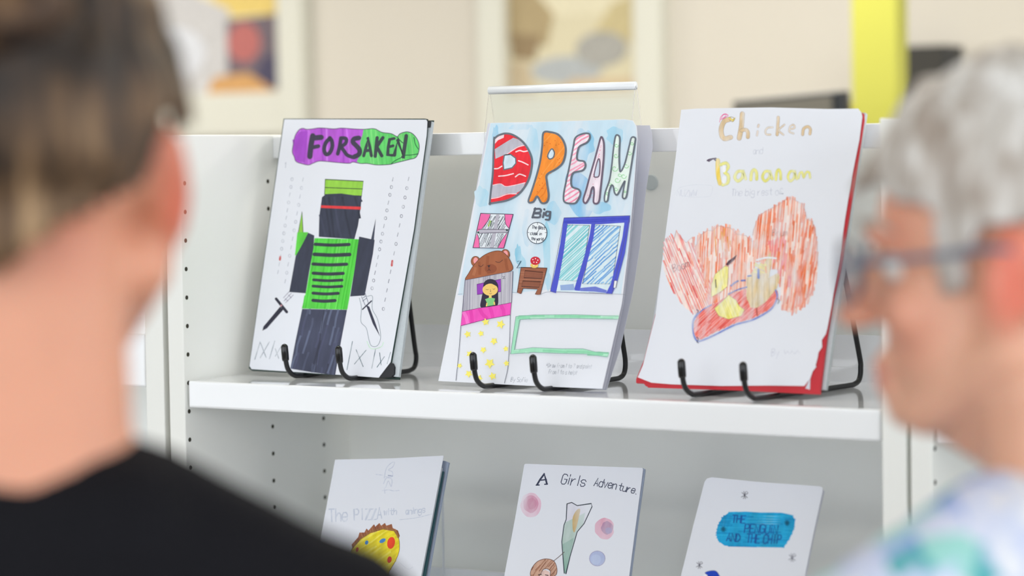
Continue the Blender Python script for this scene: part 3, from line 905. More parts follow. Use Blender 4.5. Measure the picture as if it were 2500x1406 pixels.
A.strokes(NB, 4, [[(442, 1098), (420, 1150), (375, 1210)], [(552, 1098), (560, 1170), (590, 1212)], [(338, 1250), (352, 1290), (356, 1358)], [(572, 1240), (530, 1300), (498, 1358)], [(345, 1215), (585, 1215)], [(338, 1245), (580, 1240)]], True)
A.outline(NB, 5, win)
A.strokes((52, 80, 80), 14, [[(345, 1238), (348, 1240)], [(568, 1220), (572, 1222)]])
A.ell((236, 242, 248), 805, 1243, 77, 83)
A.outline((66, 74, 90), 5, [(805 + 77 * math.cos(q), 1243 + 83 * math.sin(q)) for q in [2 * PI * k / 22 for k in range(22)]])
A.strokes((66, 74, 90), 4, [[(732, 1240), (745, 1240)], [(866, 1240), (880, 1240)], [(800, 1322), (800, 1304)], [(808, 1162), (808, 1178)], [(795, 1255), (838, 1190)], [(795, 1255), (786, 1238)]])
A.text('The Best', (66, 74, 90), 4, 764, 1210, 26, 0.06, adv=1.0, slant=0.1, wid=0.4)
A.text('clock in', (66, 74, 90), 4, 752, 1258, 24, 0.03, adv=1.0, slant=0.1, wid=0.42)
A.text('the world', (66, 74, 90), 4, 758, 1298, 24, 0.05, adv=1.0, slant=0.1, wid=0.36)
BL = (78, 88, 206)
pane1 = [(1035, 1180), (1215, 1185), (1150, 1620), (960, 1610)]
pane2 = [(1255, 1180), (1455, 1190), (1390, 1640), (1160, 1640)]
A.fill((220, 236, 244), [(1015, 1125), (1530, 1110), (1390, 1715), (912, 1698)])
A.hatch([(126, 206, 214), (150, 216, 222), (112, 196, 210)], 9, pane1, -0.75, 15, 0.3, 0.05, seed=5)
A.hatch([(120, 172, 226), (140, 190, 232), (100, 160, 222)], 10, pane2, -0.75, 20, 0.35, 0.08, seed=6, seglen=160)
A.outline(NB, 3, pane1); A.outline(NB, 3, pane2)
for q in ([(1015, 1125), (1530, 1108), (1527, 1160), (1300, 1175), (1010, 1172)], [(1015, 1125), (1046, 1150), (1012, 1400), (968, 1640), (952, 1712), (909, 1700), (940, 1560), (985, 1330)],
          [(1232, 1150), (1262, 1150), (1245, 1280), (1205, 1440), (1150, 1640), (1138, 1695), (1092, 1690), (1120, 1600), (1175, 1420), (1215, 1260)], [(1488, 1150), (1526, 1150), (1490, 1400), (1432, 1620), (1390, 1719), (1342, 1715), (1380, 1640), (1430, 1450), (1470, 1280)]):
    A.fill(BL, q)
A.hatch([(64, 74, 196), (98, 108, 220)], 9, [(1015, 1128), (1528, 1112), (1526, 1158), (1012, 1170)], -0.05, 16, 0.3, 0.3, seed=7)
A.fill((150, 176, 222), [(985, 1650), (1090, 1640), (1100, 1690), (990, 1690)])
A.fill((112, 126, 212), [(1140, 1672), (1260, 1660), (1350, 1690), (1345, 1712), (1250, 1700), (1140, 1696)])
A.outline((92, 84, 130), 3, [(1015, 1125), (1530, 1108), (1390, 1719), (909, 1700)])
A.at(1060, 580, 3.514)
A.fill((240, 242, 248), [(1548, 370), (1572, 372), (1562, 432), (1540, 432)]); A.outline(NB, 3, [(1548, 370), (1572, 372), (1562, 432), (1540, 432)])
BRN = (166, 98, 66)
for ex, ey in ((357, 205), (612, 146)):
    A.ell(BRN, ex, ey, 38, 44); A.ell((240, 160, 164), ex + 2, ey - 6, 20, 28)
    A.outline((96, 60, 50), 4, [(ex + 38 * math.cos(q), ey + 44 * math.sin(q)) for q in [2 * PI * k / 18 for k in range(18)]])
bear = [(272, 365), (300, 305), (350, 228), (420, 160), (500, 122), (570, 116), (622, 150), (656, 200), (678, 265), (640, 295), (560, 310), (480, 325), (380, 345)]
A.fill(BRN, bear, True)
A.hatch([(152, 86, 56), (180, 112, 78)], 24, [(300, 330), (360, 230), (480, 140), (580, 130), (650, 220), (650, 280), (480, 310)], 1.5, 60, 0.4, 0.3, seed=9)
A.ell((146, 80, 54), 488, 268, 52, 40)
A.strokes((70, 44, 44), 4, [[(384, 240), (405, 250), (426, 232)], [(528, 206), (560, 214), (592, 192)], [(472, 250), (474, 280)], [(460, 285), (474, 276), (488, 286)]], True)
A.fill((52, 40, 46), [(458, 240), (486, 238), (473, 258)])
A.outline((92, 60, 52), 4, bear, True)
hb = [(268, 366), (380, 346), (560, 311), (678, 290), (666, 560), (500, 594), (400, 604), (245, 636)]
A.fill((186, 184, 196), hb)
A.hatch([(168, 166, 182), (200, 198, 208), (158, 156, 174)], 8, hb, 1.6, 17, 0.35, 0.15, seed=10)
A.outline((110, 108, 128), 4, hb)
A.fill((154, 66, 190), [(370, 402), (575, 358), (576, 465), (372, 490)])
A.outline((90, 40, 110), 3, [(370, 402), (575, 358), (576, 465), (372, 490)])
A.fill((48, 42, 64), [(428, 395), (455, 365), (492, 357), (530, 372), (552, 412), (552, 480), (550, 575), (500, 588), (404, 600), (410, 520), (424, 460)], True)
A.ell((242, 204, 118), 484, 448, 66, 52)
A.fill((48, 42, 64), [(420, 430), (440, 388), (486, 362), (535, 385), (552, 425), (520, 408), (488, 392), (450, 405)])
A.strokes((90, 66, 60), 3, [[(446, 444), (458, 450), (470, 444)], [(506, 440), (516, 446), (526, 438)], [(484, 446), (490, 464), (482, 466)], [(476, 480), (488, 484), (496, 478)]], True)
A.fill((242, 204, 118), [(474, 498), (496, 498), (498, 522), (472, 522)])
A.fill((132, 206, 132), [(440, 530), (472, 518), (498, 518), (526, 524), (518, 556), (522, 578), (452, 592), (456, 560)])
A.fill((242, 204, 118), [(452, 560), (462, 562), (458, 592), (446, 592)]); A.fill((242, 204, 118), [(512, 552), (524, 552), (528, 578), (516, 580)])
pk = [(245, 636), (400, 604), (500, 592), (664, 560), (656, 664), (440, 704), (232, 758)]
A.fill((242, 84, 192), pk)
A.hatch([(234, 66, 180), (248, 120, 208)], 30, pk, 1.3, 80, 0.4, 0.4, seed=12)
A.outline((130, 50, 110), 3, pk)
A.strokes((80, 84, 104), 4, [[(232, 758), (222, 900), (208, 1060), (190, 1228)], [(656, 664), (652, 860), (644, 1010), (634, 1130), (606, 1250)]], True)
for i, (x, y, r_) in enumerate(((290, 830, 32), (405, 824, 28), (516, 890, 34), (445, 725, 34), (574, 745, 40), (425, 965, 30), (308, 1000, 32), (480, 1080, 46), (618, 955, 26), (624, 1080, 28), (222, 1100, 24), (300, 1170, 34), (388, 1208, 32), (505, 1190, 36))):
    a0 = rnd.uniform(0, 1)
    A.fill((250, 238, 112), [(x + r_ * (1 if k % 2 == 0 else 0.5) * math.cos(a0 + k * PI / 5), y + r_ * (1 if k % 2 == 0 else 0.5) * math.sin(a0 + k * PI / 5)) for k in range(10)])
ns = [(748, 255), (970, 262), (912, 490), (870, 486), (890, 442), (765, 436), (748, 480), (715, 474)]
A.fill((158, 98, 74), ns); A.hatch([(146, 86, 62), (170, 110, 84)], 8, ns, 0.05, 20, 0.3, 0.3, seed=13)
for q in ([(782, 284), (936, 298), (926, 352), (772, 346)], [(763, 372), (918, 380), (902, 428), (752, 420)]):
    A.fill((140, 84, 64), q); A.hatch([(112, 66, 54), (150, 92, 70)], 5, q, 0.06, 12, 0.3, 0.2, seed=14); A.outline((70, 42, 40), 4, q)
A.outline((84, 50, 46), 4, ns)
A.ell((238, 204, 112), 862, 240, 34, 22); A.ell((206, 40, 62), 870, 200, 42, 36)
for x, y in ((850, 190), (872, 182), (892, 195), (858, 212), (882, 214)): A.ell((250, 236, 236), x, y, 5, 5, n=8)
A.ell((250, 240, 200), 858, 240, 6, 6, n=8)
A.strokes((40, 84, 110), 5, [[(716, 206), (748, 202), (712, 262), (770, 256)]])
A.strokes((70, 70, 90), 4, [[(588, 335), (608, 336), (592, 354), (614, 352)]])
A.strokes((150, 156, 172), 3, [[(205, 488), (245, 484)], [(672, 470), (720, 474)], [(912, 490), (960, 470), (1000, 466)], [(1330, 470), (1480, 482), (1640, 490)]])
MINT = (164, 226, 194)
t1 = [(705, 678), (860, 665), (1200, 662), (1588, 676), (1582, 702), (1200, 694), (860, 695), (735, 706)]
t2 = [(705, 678), (740, 704), (692, 965), (660, 1000)]
t3 = [(692, 965), (850, 945), (1100, 955), (1280, 955), (1400, 985), (1502, 990), (1490, 1026), (1300, 1000), (1100, 995), (850, 985), (660, 1000)]
for q in (t1, t2, t3):
    A.fill(MINT, q)
A.hatch([(142, 216, 176), (184, 234, 208)], 16, t1, 0.0, 18, 0.3, 0.4, seed=15, seglen=200)
A.hatch([(142, 216, 176), (184, 234, 208)], 16, t3, 0.03, 18, 0.3, 0.4, seed=16, seglen=200)
A.strokes((120, 150, 150), 3, [[(705, 678), (860, 665), (1200, 662), (1588, 676)], [(735, 706), (860, 695), (1200, 694), (1582, 702)], [(735, 706), (692, 965), (850, 945), (1100, 955), (1280, 955), (1400, 985), (1502, 990)], [(705, 678), (660, 1000), (850, 985), (1100, 995), (1300, 1000), (1490, 1026)]])
A.build('drawing', M['ink_flat'], cov)

A = Art(P2, K).at(1060, 580, 3.514)
A.text('*Draw from 1 to ? and paint', PENCIL, 3.2, 958, 1112, 36, 0.03, wid=0.34, slant=0.2, jit=0.08)
A.text('from 1 to s help!', PENCIL, 3.2, 978, 1168, 36, 0.03, wid=0.36, slant=0.2, jit=0.08)
A.text('By Sofie', PENCIL, 3.2, 655, 1236, 38, 0.02, wid=0.42, slant=0.2)
A.build('pencil_writing', M['pencil'], cov)['kind'] = 'stuff'

# ---- Chicken and Bananam
P3 = Page(0.58145, 0.06945, -0.00436, 0.30108, 0.22153, 0.31408, -0.0258, 0.0145)
b3 = book('picture_book', P3, 'handmade picture book with orange flames and a torn white cover on red card')
o3 = [(1557, 921), (1570, 890), (1600, 770), (1626, 560), (1650, 380), (1663, 268), (1700, 265), (1880, 262), (2020, 266), (2095, 265), (2103, 275), (2105, 285), (2098, 340), (2080, 430), (2062, 540), (2048, 640), (2036, 706), (2030, 745), (2020, 800), (2016, 815), (2006, 830), (2007, 847), (1998, 860), (1996, 873), (1991, 892), (1993, 895), (1984, 906), (1978, 924), (1963, 942), (1880, 941), (1760, 942), (1640, 938), (1590, 934)]
cov = prism('cover_sheet', P3.outline(o3), -0.0006, 0.0, M['paper'], b3)
r3 = [(1556, 936), (1556, 927), (1575, 880), (1605, 760), (1630, 560), (1655, 380), (1668, 275), (2096, 270), (2110, 279), (2111, 295), (2098, 380), (2074, 530), (2052, 660), (2035, 735), (2020, 830), (2004, 962), (1800, 953), (1640, 948), (1580, 944), (1574, 937)]
prism('red_cover', P3.outline(r3, -0.004), -0.0045, -0.0012, M['red_card'], b3)
fl = [(1578, 938), (1610, 940), (1700, 943), (1900, 950), (2003, 952), (2003, 963), (1800, 953), (1640, 948), (1582, 946)]
prism('red_fold', P3.outline(fl, -0.0005), -0.0012, -0.0007, M['red_card'], b3)
bm = bmesh.new()
add_box(bm, 0.004, 0.2245, 0.004, 0.3105, -0.011, -0.005)
link('page_block', mesh_from_bm(bm, 'page_block', M['page_edge']), b3)
rb = P3.outline([(1590, 936), (1640, 700), (1690, 279), (2112, 278), (2112, 300), (2100, 390), (2078, 530), (2056, 660), (2036, 760), (2006, 955)], -0.014)
prism('back_cover', rb, -0.0135, -0.0115, M['paper_grey'], b3)
# thin slip of white paper showing at the torn corner
prism('paper_slip', P3.outline([(1966, 948), (1978, 922), (1977, 951)], -0.0006), -0.00115, -0.00085, M['paper_grey'], b3)

TAN, TANE = (222, 196, 156), (168, 150, 140)
A = Art(P3, K).at(1540, 240, 3.7)
def fat(art, w, lines, c, e, ew=5):
    art.strokes(e, w + 2 * ew * 0.55, lines, True); art.strokes(c, w - ew * 0.3, lines, True)
fat(A, 40, [[(890, 190), (845, 208), (818, 270), (822, 335), (850, 365), (902, 352)]], TAN, TANE)
fat(A, 40, [[(1008, 140), (1000, 250), (980, 360)]], TAN, TANE)
fat(A, 30, [[(1000, 290), (1040, 285), (1058, 310), (1058, 350)]], TAN, TANE)
fat(A, 16, [[(1156, 240), (1150, 258)], [(1146, 298), (1140, 335)]], (228, 200, 170), TANE)
fat(A, 13, [[(1282, 262), (1240, 265), (1216, 295), (1226, 325), (1262, 328)]], (230, 214, 192), TANE)
fat(A, 24, [[(1332, 172), (1328, 250), (1322, 328)]], TAN, TANE)
fat(A, 12, [[(1388, 238), (1336, 288), (1380, 330)]], (230, 214, 192), TANE)
fat(A, 12, [[(1436, 280), (1478, 268), (1470, 240), (1440, 255), (1432, 300), (1470, 318)]], (230, 214, 192), TANE)
fat(A, 22, [[(1552, 328), (1562, 275), (1600, 256), (1622, 280), (1618, 322)]], TAN, TANE)
A.strokes((232, 116, 168), 6, [[(802, 215), (815, 165), (850, 140), (880, 155), (850, 175), (820, 190), (860, 160)], [(812, 195), (835, 150), (870, 150)]], True)
A.strokes((236, 214, 92), 12, [[(890, 175), (915, 195), (940, 180), (920, 205)]], True)
A.strokes((150, 130, 90), 4, [[(885, 172), (912, 168), (940, 185), (920, 212), (890, 195)]], True)
A.text('and', (196, 200, 214), 4, 1100, 508, 58, -0.08, wid=0.45)
YL, YE = (236, 232, 130), (196, 196, 150)
fat(A, 36, [[(786, 560), (788, 680), (806, 770)]], (244, 214, 96), YE)
fat(A, 26, [[(810, 600), (860, 585), (880, 620), (850, 665)], [(850, 672), (880, 700), (876, 760), (830, 782)]], YL, YE)
A.ell((240, 242, 246), 840, 636, 22, 34); A.ell((240, 242, 246), 842, 735, 24, 36)
for xs_, s_ in ((940, 1.05), (1190, 0.95), (1420, 0.85)):
    fat(A, 24 * s_, [[(xs_ + 70 * s_, 660), (xs_ + 25 * s_, 662), (xs_, 710), (xs_ + 25 * s_, 748), (xs_ + 65 * s_, 715), (xs_ + 70 * s_, 665), (xs_ + 92 * s_, 728)]], YL, YE, 4)
for xs_, s_ in ((1085, 1.0), (1310, 0.85)):
    fat(A, 26 * s_, [[(xs_, 735), (xs_ + 8, 670), (xs_ + 30 * s_, 645), (xs_ + 50 * s_, 675), (xs_ + 52 * s_, 730)]], YL, YE, 4)
fat(A, 18, [[(1515, 720), (1525, 680), (1548, 668), (1562, 712), (1585, 668), (1612, 672), (1620, 718)]], YL, YE, 4)
A.strokes((74, 52, 84), 14, [[(692, 562), (720, 550), (768, 542)], [(705, 568), (745, 545), (765, 560)]], True)
A.build('title', M['crayon'], cov)

A = Art(P3, K).at(1540, 240, 3.7)
A.text('NUZWW', (206, 210, 224), 4, 415, 885, 56, -0.03, wid=0.55)
A.strokes((214, 218, 230), 3, [[(395, 870), (440, 810), (560, 782), (700, 785), (738, 800), (728, 860), (700, 888), (560, 892), (480, 885)]], True)
A.text('The big rest of', (188, 192, 208), 4, 908, 885, 62, -0.03, wid=0.44)
A.strokes((170, 174, 190), 9, [[(1340, 858), (1375, 862)]])
A.at(1540, 580, 3.348)
A.text('By', (206, 208, 222), 5, 1148, 972, 60, -0.05, wid=0.45)
A.strokes((212, 214, 226), 6, [[(1255, 920), (1262, 950), (1280, 930), (1300, 950), (1318, 928), (1340, 950), (1360, 925), (1380, 945)]], True)
A.build('pencil_writing', M['pencil'], cov)['kind'] = 'stuff'

A = Art(P3, K).at(0, 0, 1)
FL = [(1621, 589), (1632, 583), (1643, 596), (1651, 564), (1662, 578), (1675, 593), (1689, 580), (1699, 600), (1713, 572), (1729, 562), (1740, 564), (1753, 551), (1770, 555), (1783, 556), (1799, 572), (1821, 575), (1836, 590), (1842, 640), (1835, 700), (1800, 720), (1760, 735), (1738, 742), (1700, 770), (1671, 750), (1638, 705), (1621, 660)]
FR = [(1838, 575), (1840, 562), (1853, 527), (1875, 513), (1902, 500), (1926, 481), (1945, 491), (1962, 500), (1970, 535), (1983, 540), (1991, 564), (1995, 600), (1997, 650), (1990, 700), (1982, 722), (1970, 741), (1952, 756), (1934, 763), (1907, 750), (1905, 700), (1900, 660), (1860, 640), (1840, 640)]
ORG = [(246, 150, 116), (244, 168, 138), (242, 128, 84), (248, 184, 160), (240, 140, 110), (246, 196, 178)]
RED = [(238, 120, 116), (244, 160, 150), (232, 96, 96), (246, 180, 170), (244, 150, 124)]
A.fill((248, 226, 218), FL)
A.fill((248, 224, 214), FR)
A.hatch(RED, 2.6, [(1621, 589), (1651, 564), (1675, 593), (1700, 600), (1738, 700), (1735, 742), (1700, 770), (1671, 750), (1638, 705), (1621, 660)], 1.18, 3.0, 0.4, 0.30, 6, 3, 60)
A.hatch(ORG, 3.0, [(1690, 585), (1729, 562), (1753, 551), (1783, 556), (1821, 575), (1840, 590), (1842, 640), (1835, 700), (1760, 735), (1735, 742), (1700, 620)], 1.62, 3.2, 0.4, 0.30, 8, 4, 60)
A.hatch(ORG + [(238, 112, 60)], 3.0, FR, 1.66, 3.1, 0.4, 0.30, 8, 5, 70)
A.hatch([(238, 112, 66), (242, 130, 80)], 3.5, [(1958, 520), (1990, 570), (1994, 650), (1985, 715), (1935, 760), (1920, 740), (1955, 640)], 1.75, 6, 0.4, 0.3, 6, 6, 50)
A.hatch([(240, 130, 140), (244, 160, 170)], 3, [(1875, 590), (1915, 580), (1935, 640), (1930, 700), (1905, 690), (1890, 640)], 1.65, 6, 0.4, 0.3, 4, 7, 50)
A.hatch([(244, 172, 96), (240, 150, 70)], 3, [(1742, 560), (1775, 558), (1785, 600), (1765, 640), (1745, 620)], 1.5, 5, 0.4, 0.3, 4, 8, 40)
A.at(1540, 580, 3.348)
sled = [(520, 690), (560, 610), (660, 556), (820, 462), (950, 420), (1200, 432), (1210, 500), (1130, 590), (1000, 660), (850, 700), (700, 770), (580, 830), (540, 830), (515, 770)]
A.fill((244, 170, 166), sled)
A.hatch([(232, 92, 84), (240, 124, 116), (236, 108, 92)], 9, sled, -0.75, 12, 0.4, 0.1, seed=9, seglen=120)
ban = [(770, 232), (800, 240), (795, 330), (790, 400), (740, 440), (658, 488), (662, 380), (690, 300)]
A.fill((244, 236, 150), ban)
A.hatch([(240, 230, 130), (248, 240, 172)], 9, ban, 1.4, 14, 0.3, 0.2, seed=10)
A.outline((176, 160, 130), 3, ban)
b_lo = [(800, 470), (860, 510), (888, 560), (930, 590), (905, 640), (800, 668), (720, 640), (684, 580), (740, 530)]
A.fill((244, 236, 140), b_lo); A.hatch([(238, 226, 110), (248, 240, 170)], 9, b_lo, 1.2, 16, 0.3, 0.2, seed=11); A.outline((176, 150, 120), 3, b_lo)
A.fill((84, 44, 60), [(868, 142), (852, 178), (795, 232), (776, 220), (800, 190)])
A.strokes((60, 40, 50), 8, [[(694, 345), (698, 408)]])
chk = [(948, 335), (1000, 275), (1090, 215), (1142, 118), (1152, 200), (1128, 330), (1200, 290), (1222, 322), (1192, 420), (1100, 530), (1030, 576), (980, 572), (945, 480)]
A.fill((228, 206, 166), chk); A.hatch([(222, 198, 154), (232, 212, 178), (210, 186, 140)], 10, chk, 1.55, 14, 0.3, 0.2, seed=12)
A.hatch([(240, 226, 120)], 9, [(1010, 210), (1110, 215), (1115, 290), (1000, 300)], 0.4, 14, 0.3, 0.3, seed=13)
A.strokes((240, 160, 60), 14, [[(1104, 240), (1108, 285)]])
A.strokes((236, 240, 246), 14, [[(1030, 185), (1110, 165), (1190, 170)]], True)
BLU = (96, 122, 200)
A.strokes(BLU, 12, [[(820, 395), (850, 370), (878, 355)], [(905, 352), (935, 350)], [(960, 316), (985, 312)]], True)
A.strokes(BLU, 20, [[(1044, 265), (1046, 330)]])
A.strokes(BLU, 9, [[(800, 462), (880, 425), (950, 405)], [(520, 660), (590, 590), (660, 550)]], True)
A.strokes((120, 140, 210), 12, [[(1185, 430), (1198, 480), (1180, 540), (1130, 600), (1000, 672), (850, 715), (700, 790), (600, 835), (545, 845), (515, 790), (508, 690), (545, 620)]], True)
A.strokes((74, 74, 110), 7, [[(540, 590), (556, 600), (545, 615)], [(540, 815), (556, 830), (542, 850), (555, 862)], [(1195, 500), (1214, 515), (1204, 540)]], True)
A.strokes((150, 60, 50), 6, [[(1030, 575), (1034, 635)]])
A.text('Boom', (150, 84, 92), 4, 350, 285, 60, -0.35, wid=0.5)
A.at(1540, 240, 3.7)
A.text('Brum', (176, 92, 76), 4, 1278, 1245, 58, -0.05, wid=0.5)
for poly in (FL[:17], FR[:13]):
    A.at(0, 0, 1); A.strokes((196, 150, 150), 0.9, [poly])
A.build('drawing', M['crayon'], cov)

# ---- lower row
ZL = LOW
def low_page(q): return Page(q[0], q[1], q[2], q[3], q[4], q[5], q[6], ZL + 0.006)
P4 = low_page((0.142, 0.0266, -0.0134, 0.3819, 0.1569, 0.2242, 0.0132))
b4 = book('picture_book', P4, 'handmade picture book with a yellow spotted pizza slice on the lower shelf')
o4 = [Vector((0.0, 0.0))] + P4.outline([(787, 1290), (803, 1205), (818, 1122), (950, 1119), (1083, 1112), (1056, 1258), (1028, 1406)]) + [Vector((0.1569, 0.0))]
cov = prism('cover_sheet', o4, -0.0006, 0, M['paper'], b4)
o4b = [Vector((0.002, 0.001))] + P4.outline([(822, 1126), (1076, 1150), (1085, 1152), (1060, 1290), (1040, 1406)], -0.006) + [Vector((0.163, 0.001))]
prism('inner_board', o4b, -0.006, -0.0045, M['dark_teal'], b4)
o4c = [Vector((0.002, 0.0))] + P4.outline([(824, 1128), (1088, 1126), (1098, 1130), (1070, 1280), (1048, 1406)], -0.011) + [Vector((0.168, 0.0))]
prism('back_cover', o4c, -0.0115, -0.0085, M['blue_grey_paper'], b4)
box('page_block', 0.003, 0.155, 0.003, 0.215, -0.0044, -0.0008, M['page_edge'], b4)
A = Art(P4, K).at(760, 1080, 2.976)
yl = [(298, 770), (360, 700), (430, 652), (520, 626), (600, 640), (634, 690), (640, 780), (612, 860), (570, 930), (538, 1000), (440, 1000), (320, 900), (284, 840)]
cr = [(300, 775), (292, 745), (330, 700), (340, 690), (350, 655), (385, 655), (402, 625), (415, 640), (455, 595), (465, 612), (495, 585), (508, 605), (535, 584), (545, 605), (585, 592), (592, 622), (630, 640), (642, 680), (636, 700), (600, 645), (520, 632), (430, 660), (360, 705)]
A.fill((240, 222, 48), yl, True)
A.hatch([(232, 212, 36), (246, 232, 90)], 14, yl, -0.6, 22, 0.4, 0.3, seed=2, seglen=140)
A.fill((156, 96, 66), cr); A.hatch([(130, 76, 54), (176, 118, 84)], 6, cr, 1.2, 14, 0.4, 0.3, seed=3)
for x, y, rx, ry, c in ((580, 730, 28, 44, (230, 70, 38)), (568, 852, 16, 24, (214, 66, 44)), (490, 985, 40, 46, (230, 60, 34)), (310, 868, 26, 38, (220, 60, 50)), (333, 780, 10, 18, (206, 74, 50))):
    A.ell(c, x, y, rx, ry, 0.2)
A.ell((74, 140, 206), 402, 728, 12, 16, 0.4); A.ell((74, 140, 206), 518, 714, 25, 14, -0.5)
A.outline((150, 120, 60), 4, yl, True)
A.build('drawing', M['ink'], cov)
A = Art(P4, K).at(760, 1080, 2.976)
PC = (196, 203, 220)
A.text('The', PC, 9, 130, 580, 92, -0.06, wid=0.4, slant=0.05)
A.text('PIZZA', PC, 9, 312, 566, 78, -0.06, wid=0.42, slant=0.05)
A.text('with', PC, 7, 528, 528, 44, -0.08, wid=0.5)
A.text('anings', PC, 7, 682, 524, 44, -0.1, wid=0.5)
A.line(PC, 4, [(640, 562), (760, 548), (876, 520)])
A.strokes((198, 204, 222), 5, [[(530, 260), (545, 190), (580, 150), (605, 145), (590, 180), (560, 200), (590, 215), (585, 250), (540, 250)], [(525, 300), (545, 260), (585, 268), (580, 320), (560, 280), (540, 330)], [(515, 350), (560, 345), (600, 352), (640, 348)], [(470, 232), (520, 238)], [(535, 370), (530, 330)]], True)
A.strokes((150, 160, 190), 8, [[(560, 240), (590, 244)]])
A.strokes((210, 214, 226), 3, [[(640, 870), (700, 920), (740, 905)]], True)
A.build('pencil_writing', M['pencil'], cov)['kind'] = 'stuff'

P5 = low_page((0.3998, 0.0456, 0.0373, 0.3452, 0.1574, 0.2244, -0.011))
b5 = book('picture_book', P5, 'handmade picture book titled A Girls Adventure with a green cone on the lower shelf')
o5 = [Vector((0, 0))] + P5.outline([(1233, 1395), (1257, 1268), (1280, 1134), (1283, 1132), (1420, 1137), (1568, 1142), (1570, 1146), (1553, 1275), (1536, 1406)]) + [Vector((0.1574, 0))]
cov = prism('cover_sheet', o5, -0.0006, 0, M['paper'], b5)
o5b = [Vector((0.001, 0))] + P5.outline([(1284, 1134), (1570, 1143), (1576, 1146), (1576, 1152), (1559, 1275), (1542, 1406)], -0.004) + [Vector((0.1615, 0))]
prism('back_cover', o5b, -0.0042, -0.0018, M['blue_grey_paper'], b5)
A = Art(P5, K).at(760, 1080, 2.976)
NK = (52, 58, 84)
A.strokes(NK, 13, [[(1640, 308), (1662, 270), (1692, 230), (1704, 270), (1712, 302)]])
A.strokes(NK, 9, [[(1660, 275), (1708, 270)], [(1634, 310), (1656, 309)], [(1696, 304), (1716, 302)]])
A.text('Girls', (58, 66, 92), 6, 1812, 302, 72, 0.10, wid=0.50, slant=0.16)
A.text('Adven', (58, 66, 92), 6, 2052, 316, 58, 0.15, wid=0.46, slant=0.16)
A.text('ture.', (58, 66, 92), 6, 2226, 346, 52, 0.2, wid=0.5, slant=0.14)
A.build('title', M['ink_flat'], cov)
A = Art(P5, K).at(760, 1080, 2.976)
for nm, spots in (('pink_spot', ((1594, 455, 78, 92, (226, 186, 206)), (1594, 448, 56, 62, (206, 132, 164)), (1602, 445, 34, 44, (196, 104, 142)))),
                  ('pink_spot', ((2130, 625, 70, 82, (224, 168, 190)), (2150, 620, 44, 48, (176, 128, 164)), (2160, 640, 26, 24, (160, 140, 184))))):
    for (x, y, rx, ry, c) in spots:
        A.fill(c, [(x + rx * rnd.uniform(.9, 1.06) * math.cos(2 * PI * i / 16), y + ry * rnd.uniform(.9, 1.06) * math.sin(2 * PI * i / 16)) for i in range(16)], True)
    A.flush(nm, M['wash'], cov)
A.ell((150, 166, 216), 2078, 843, 57, 55); A.ell((164, 182, 226), 2068, 850, 38, 36)
A.outline((126, 112, 170), 4, [(2078 + 57 * math.cos(q), 843 + 55 * math.sin(q)) for q in [2 * PI * k / 20 for k in range(20)]])
A.flush('blue_spot', M['wash'], cov)
cone = [(1858, 446), (1892, 436), (1932, 459), (2034, 444), (2040, 466), (1982, 590), (1932, 650), (1880, 830), (1850, 954), (1838, 950), (1820, 720), (1836, 600), (1852, 560)]
A.fill((214, 212, 226), cone)
A.fill((172, 196, 186), [(1846, 580), (1990, 510), (1978, 592), (1930, 652), (1880, 830), (1850, 950), (1838, 948), (1822, 720), (1836, 606)])
A.fill((140, 178, 164), [(1826, 740), (1910, 690), (1878, 830), (1849, 948), (1840, 944)])
A.fill((196, 160, 72), [(1900, 545), (1930, 490), (1954, 488), (1940, 560), (1915, 650), (1900, 630)], True)
A.flush('green_cone', M['wash'], cov)
A.outline((50, 62, 74), 6, cone)
A.flush('cone_outline', M['ink_flat'], cov)
A.line((110, 96, 96), 5, [(1760, 862), (1800, 830), (1838, 796)])
hair = [(1596, 970), (1600, 920), (1640, 868), (1700, 846), (1760, 860), (1784, 910), (1780, 960), (1740, 975), (1735, 930), (1690, 920), (1650, 975)]
A.fill((206, 164, 142), hair, True); A.hatch([(150, 98, 76), (176, 126, 100)], 6, hair, -0.9, 16, 0.4, 0.25, seed=4, seglen=60)
A.fill((236, 204, 196), [(1650, 990), (1668, 940), (1700, 925), (1732, 940), (1738, 990)])
A.strokes((70, 50, 54), 6, [[(1650, 962), (1672, 958)], [(1700, 962), (1722, 966)]])
A.outline((110, 72, 64), 4, hair, True)
A.build('drawn_girl', M['ink'], cov)

P6 = low_page((0.624, 0.0297, -0.155, 0.3881, 0.1576, 0.2246, -0.0138))
b6 = book('picture_book', P6, 'handmade picture book titled THE PENGUIN AND THE CHIP in a bright blue patch')
o6 = [Vector((0, 0))] + P6.outline([(1665, 1395), (1692, 1285), (1720, 1176), (1726, 1168), (1738, 1165), (1860, 1177), (2002, 1187), (2008, 1190), (2009, 1196), (1987, 1297), (1965, 1404)]) + [Vector((0.1576, 0))]
cov = prism('cover_sheet', o6, -0.0006, 0, M['paper'], b6)
o6b = [Vector((0.002, 0))] + P6.outline([(1730, 1170), (2008, 1192), (2013, 1200), (1991, 1297), (1969, 1406)], -0.003) + [Vector((0.160, 0))]
prism('back_cover', o6b, -0.003, -0.0012, M['paper_grey'], b6)
A = Art(P6, K).at(1560, 1120, 4.31)
bl_ = [(814, 800), (830, 700), (880, 612), (950, 562), (1120, 555), (1300, 566), (1500, 566), (1608, 590), (1644, 640), (1630, 740), (1590, 830), (1522, 934), (1300, 930), (1100, 924), (900, 914), (832, 862)]
A.fill((16, 160, 214), bl_)
A.hatch([(34, 174, 222), (8, 146, 204), (22, 166, 218)], 14, bl_, 0.02, 22, 0.3, 0.2, 10, 5, 300)
for y in (600, 630, 655, 680): A.line((130, 208, 236), 7, [(1300 - (y - 600), y), (1390, y + 4), (1490, y + 6)], taper=True)
